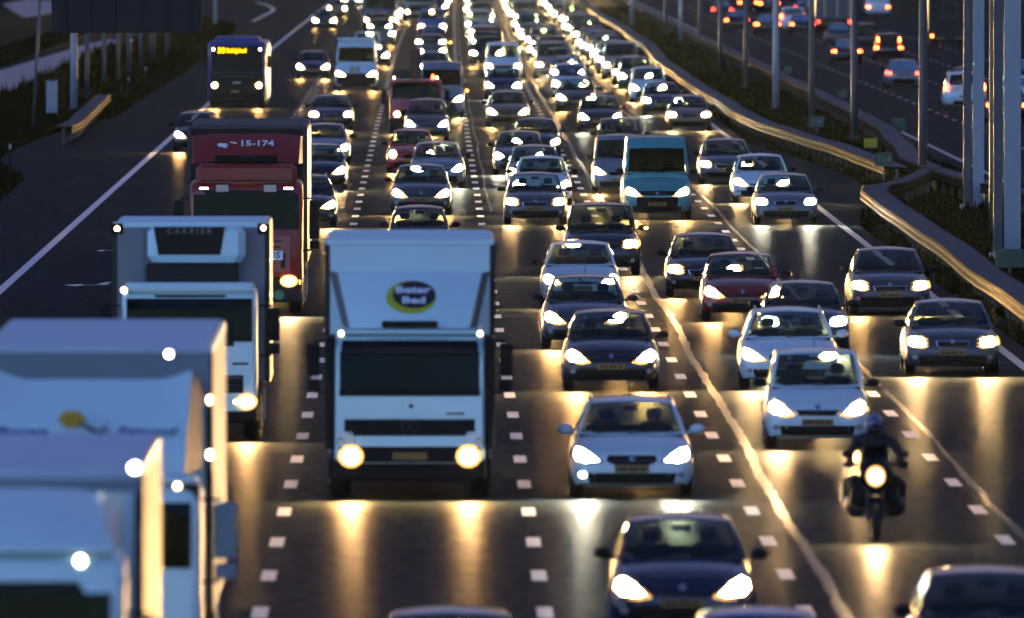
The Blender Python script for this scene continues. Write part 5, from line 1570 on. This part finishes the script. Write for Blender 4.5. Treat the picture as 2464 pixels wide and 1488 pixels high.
def rear_lorry(x, y, w, h, mat, label, tail='tail_red', ribs=False, mudflap=True):
    X, d = atpx(x, y)
    root = thing('departing_lorry', label, 'lorry', (X, d, 0), 0, 'lorries driving away on the opposite carriageway')
    cb = link('cargo_box', Geo().box(-w / 2, w / 2, 0, 9, 1.0, h, .04).mesh(), mat, root)
    link('door_seam', Geo().box(-.012, .012, -.012, -.001, 1.05, h - .05).mesh(), 'dark_metal', cb)
    for sg in (1, -1):
        link('rear_door', Geo().box(min(sg * .03, sg * (w / 2 - .06)), max(sg * .03, sg * (w / 2 - .06)), -.02, -.001, 1.08, h - .08, .005).mesh(), mat, cb)
        link('tail_light', Geo().box(sg * w * .42 - .07, sg * w * .42 + .07, -.03, .02, .78, .92, .01).mesh(), tail, root)
        link('mud_flap', Geo().box(sg * w * .32 - .28, sg * w * .32 + .28, .9, .93, .22, .78).mesh(), 'black_plastic', root)
        link('marker_plate', Geo().box(sg * w * .24 - .3, sg * w * .24 + .3, -.025, -.005, .66, .76).mesh(), 'plate_yellow', root)
    if ribs:
        for i in range(6):
            xx = -w / 2 + w * (i + .5) / 6
            link('door_rib', Geo().box(xx - .06, xx + .06, -.05, -.021, 1.2, h - .1).mesh(), 'paint_beige' if i % 2 else 'paint_grey', cb)
    else:
        fr = Geo()
        for x0, x1, z0, z1 in ((-.5, .5, 2.9, 2.94), (-.5, .5, 2.0, 2.04), (-.5, -.46, 2.04, 2.9), (.46, .5, 2.04, 2.9)): fr.box(x0, x1, -.028, -.0205, z0, z1)
        link('door_emblem', fr.mesh(), 'pole_grey', cb)
    link('bumper_bar', Geo().box(-w / 2 + .1, w / 2 - .1, .0, .1, .48, .6, .01).mesh(), 'galvanised', root)
    wheels(root, w, (1.6, 2.9, 8.0), .48)
rear_lorry(2286, 120, 2.65, 3.9, 'sign_back', 'tall dark blue lorry driving away beside the tall posts at the upper right', 'brake_red')
rear_lorry(2007, 82, 2.6, 3.6, 'paint_grey', 'lorry driving away with pale and grey upright ribs on its back', 'tail_red', True)

# ------------------------------------------------------------------ thin haze volume added to give the lamps some glare
hz = bpy.data.materials.new('haze'); hz.use_nodes = True
nt = hz.node_tree; nt.nodes.clear()
pv = nt.nodes.new("ShaderNodeVolumePrincipled"); om = nt.nodes.new("ShaderNodeOutputMaterial")
pv.inputs["Color"].default_value = (0.6, 0.9, 1.0, 1); pv.inputs["Density"].default_value = 0.0000025; pv.inputs["Anisotropy"].default_value = 0.85
nt.links.new(pv.outputs[0], om.inputs["Volume"])
MATS['haze'] = hz
o = link('haze', Geo().box(-400, 400, -40, 3800, -1.1, 18).mesh(), 'haze'); o['kind'] = 'stuff'; o['label'] = 'thin haze added over the motorway for lamp glare'

# ------------------------------------------------------------------ labels of the queue that were not written by hand
veh = sorted([v for v in VEH if v[1] != 9], key=lambda v: v[2])
bylane = {}
for v in veh: bylane.setdefault(v[1], []).append(v)
used = set(v[5] for v in VEH if v[5])
short = {'compact saloon': 'saloon', 'people carrier': 'people carrier', 'estate car': 'estate car'}
for ln, vs in bylane.items():
    for i, v in enumerate(vs):
        if v[5]: continue
        root, _, d, c, k, _ = v
        kk = short.get(k, k)
        if d > 1230:
            root['label'] = 'far %s %s, blurred pair of headlights atop the %s' % (c, kk, LANES[ln][2])
            root['group'] = 'blurred far cars in the ' + LANES[ln][2]
            continue
        a = vs[i - 1] if i else None; b = vs[i + 1] if i + 1 < len(vs) else None
        lab = '%s %s, %s' % (c, kk, LANES[ln][2])
        if a: lab += ', behind %s %s' % (a[3], short.get(a[4], a[4]))
        if lab in used and b: lab += ', before %s %s' % (b[3], short.get(b[4], b[4]))
        used.add(lab); root['label'] = lab
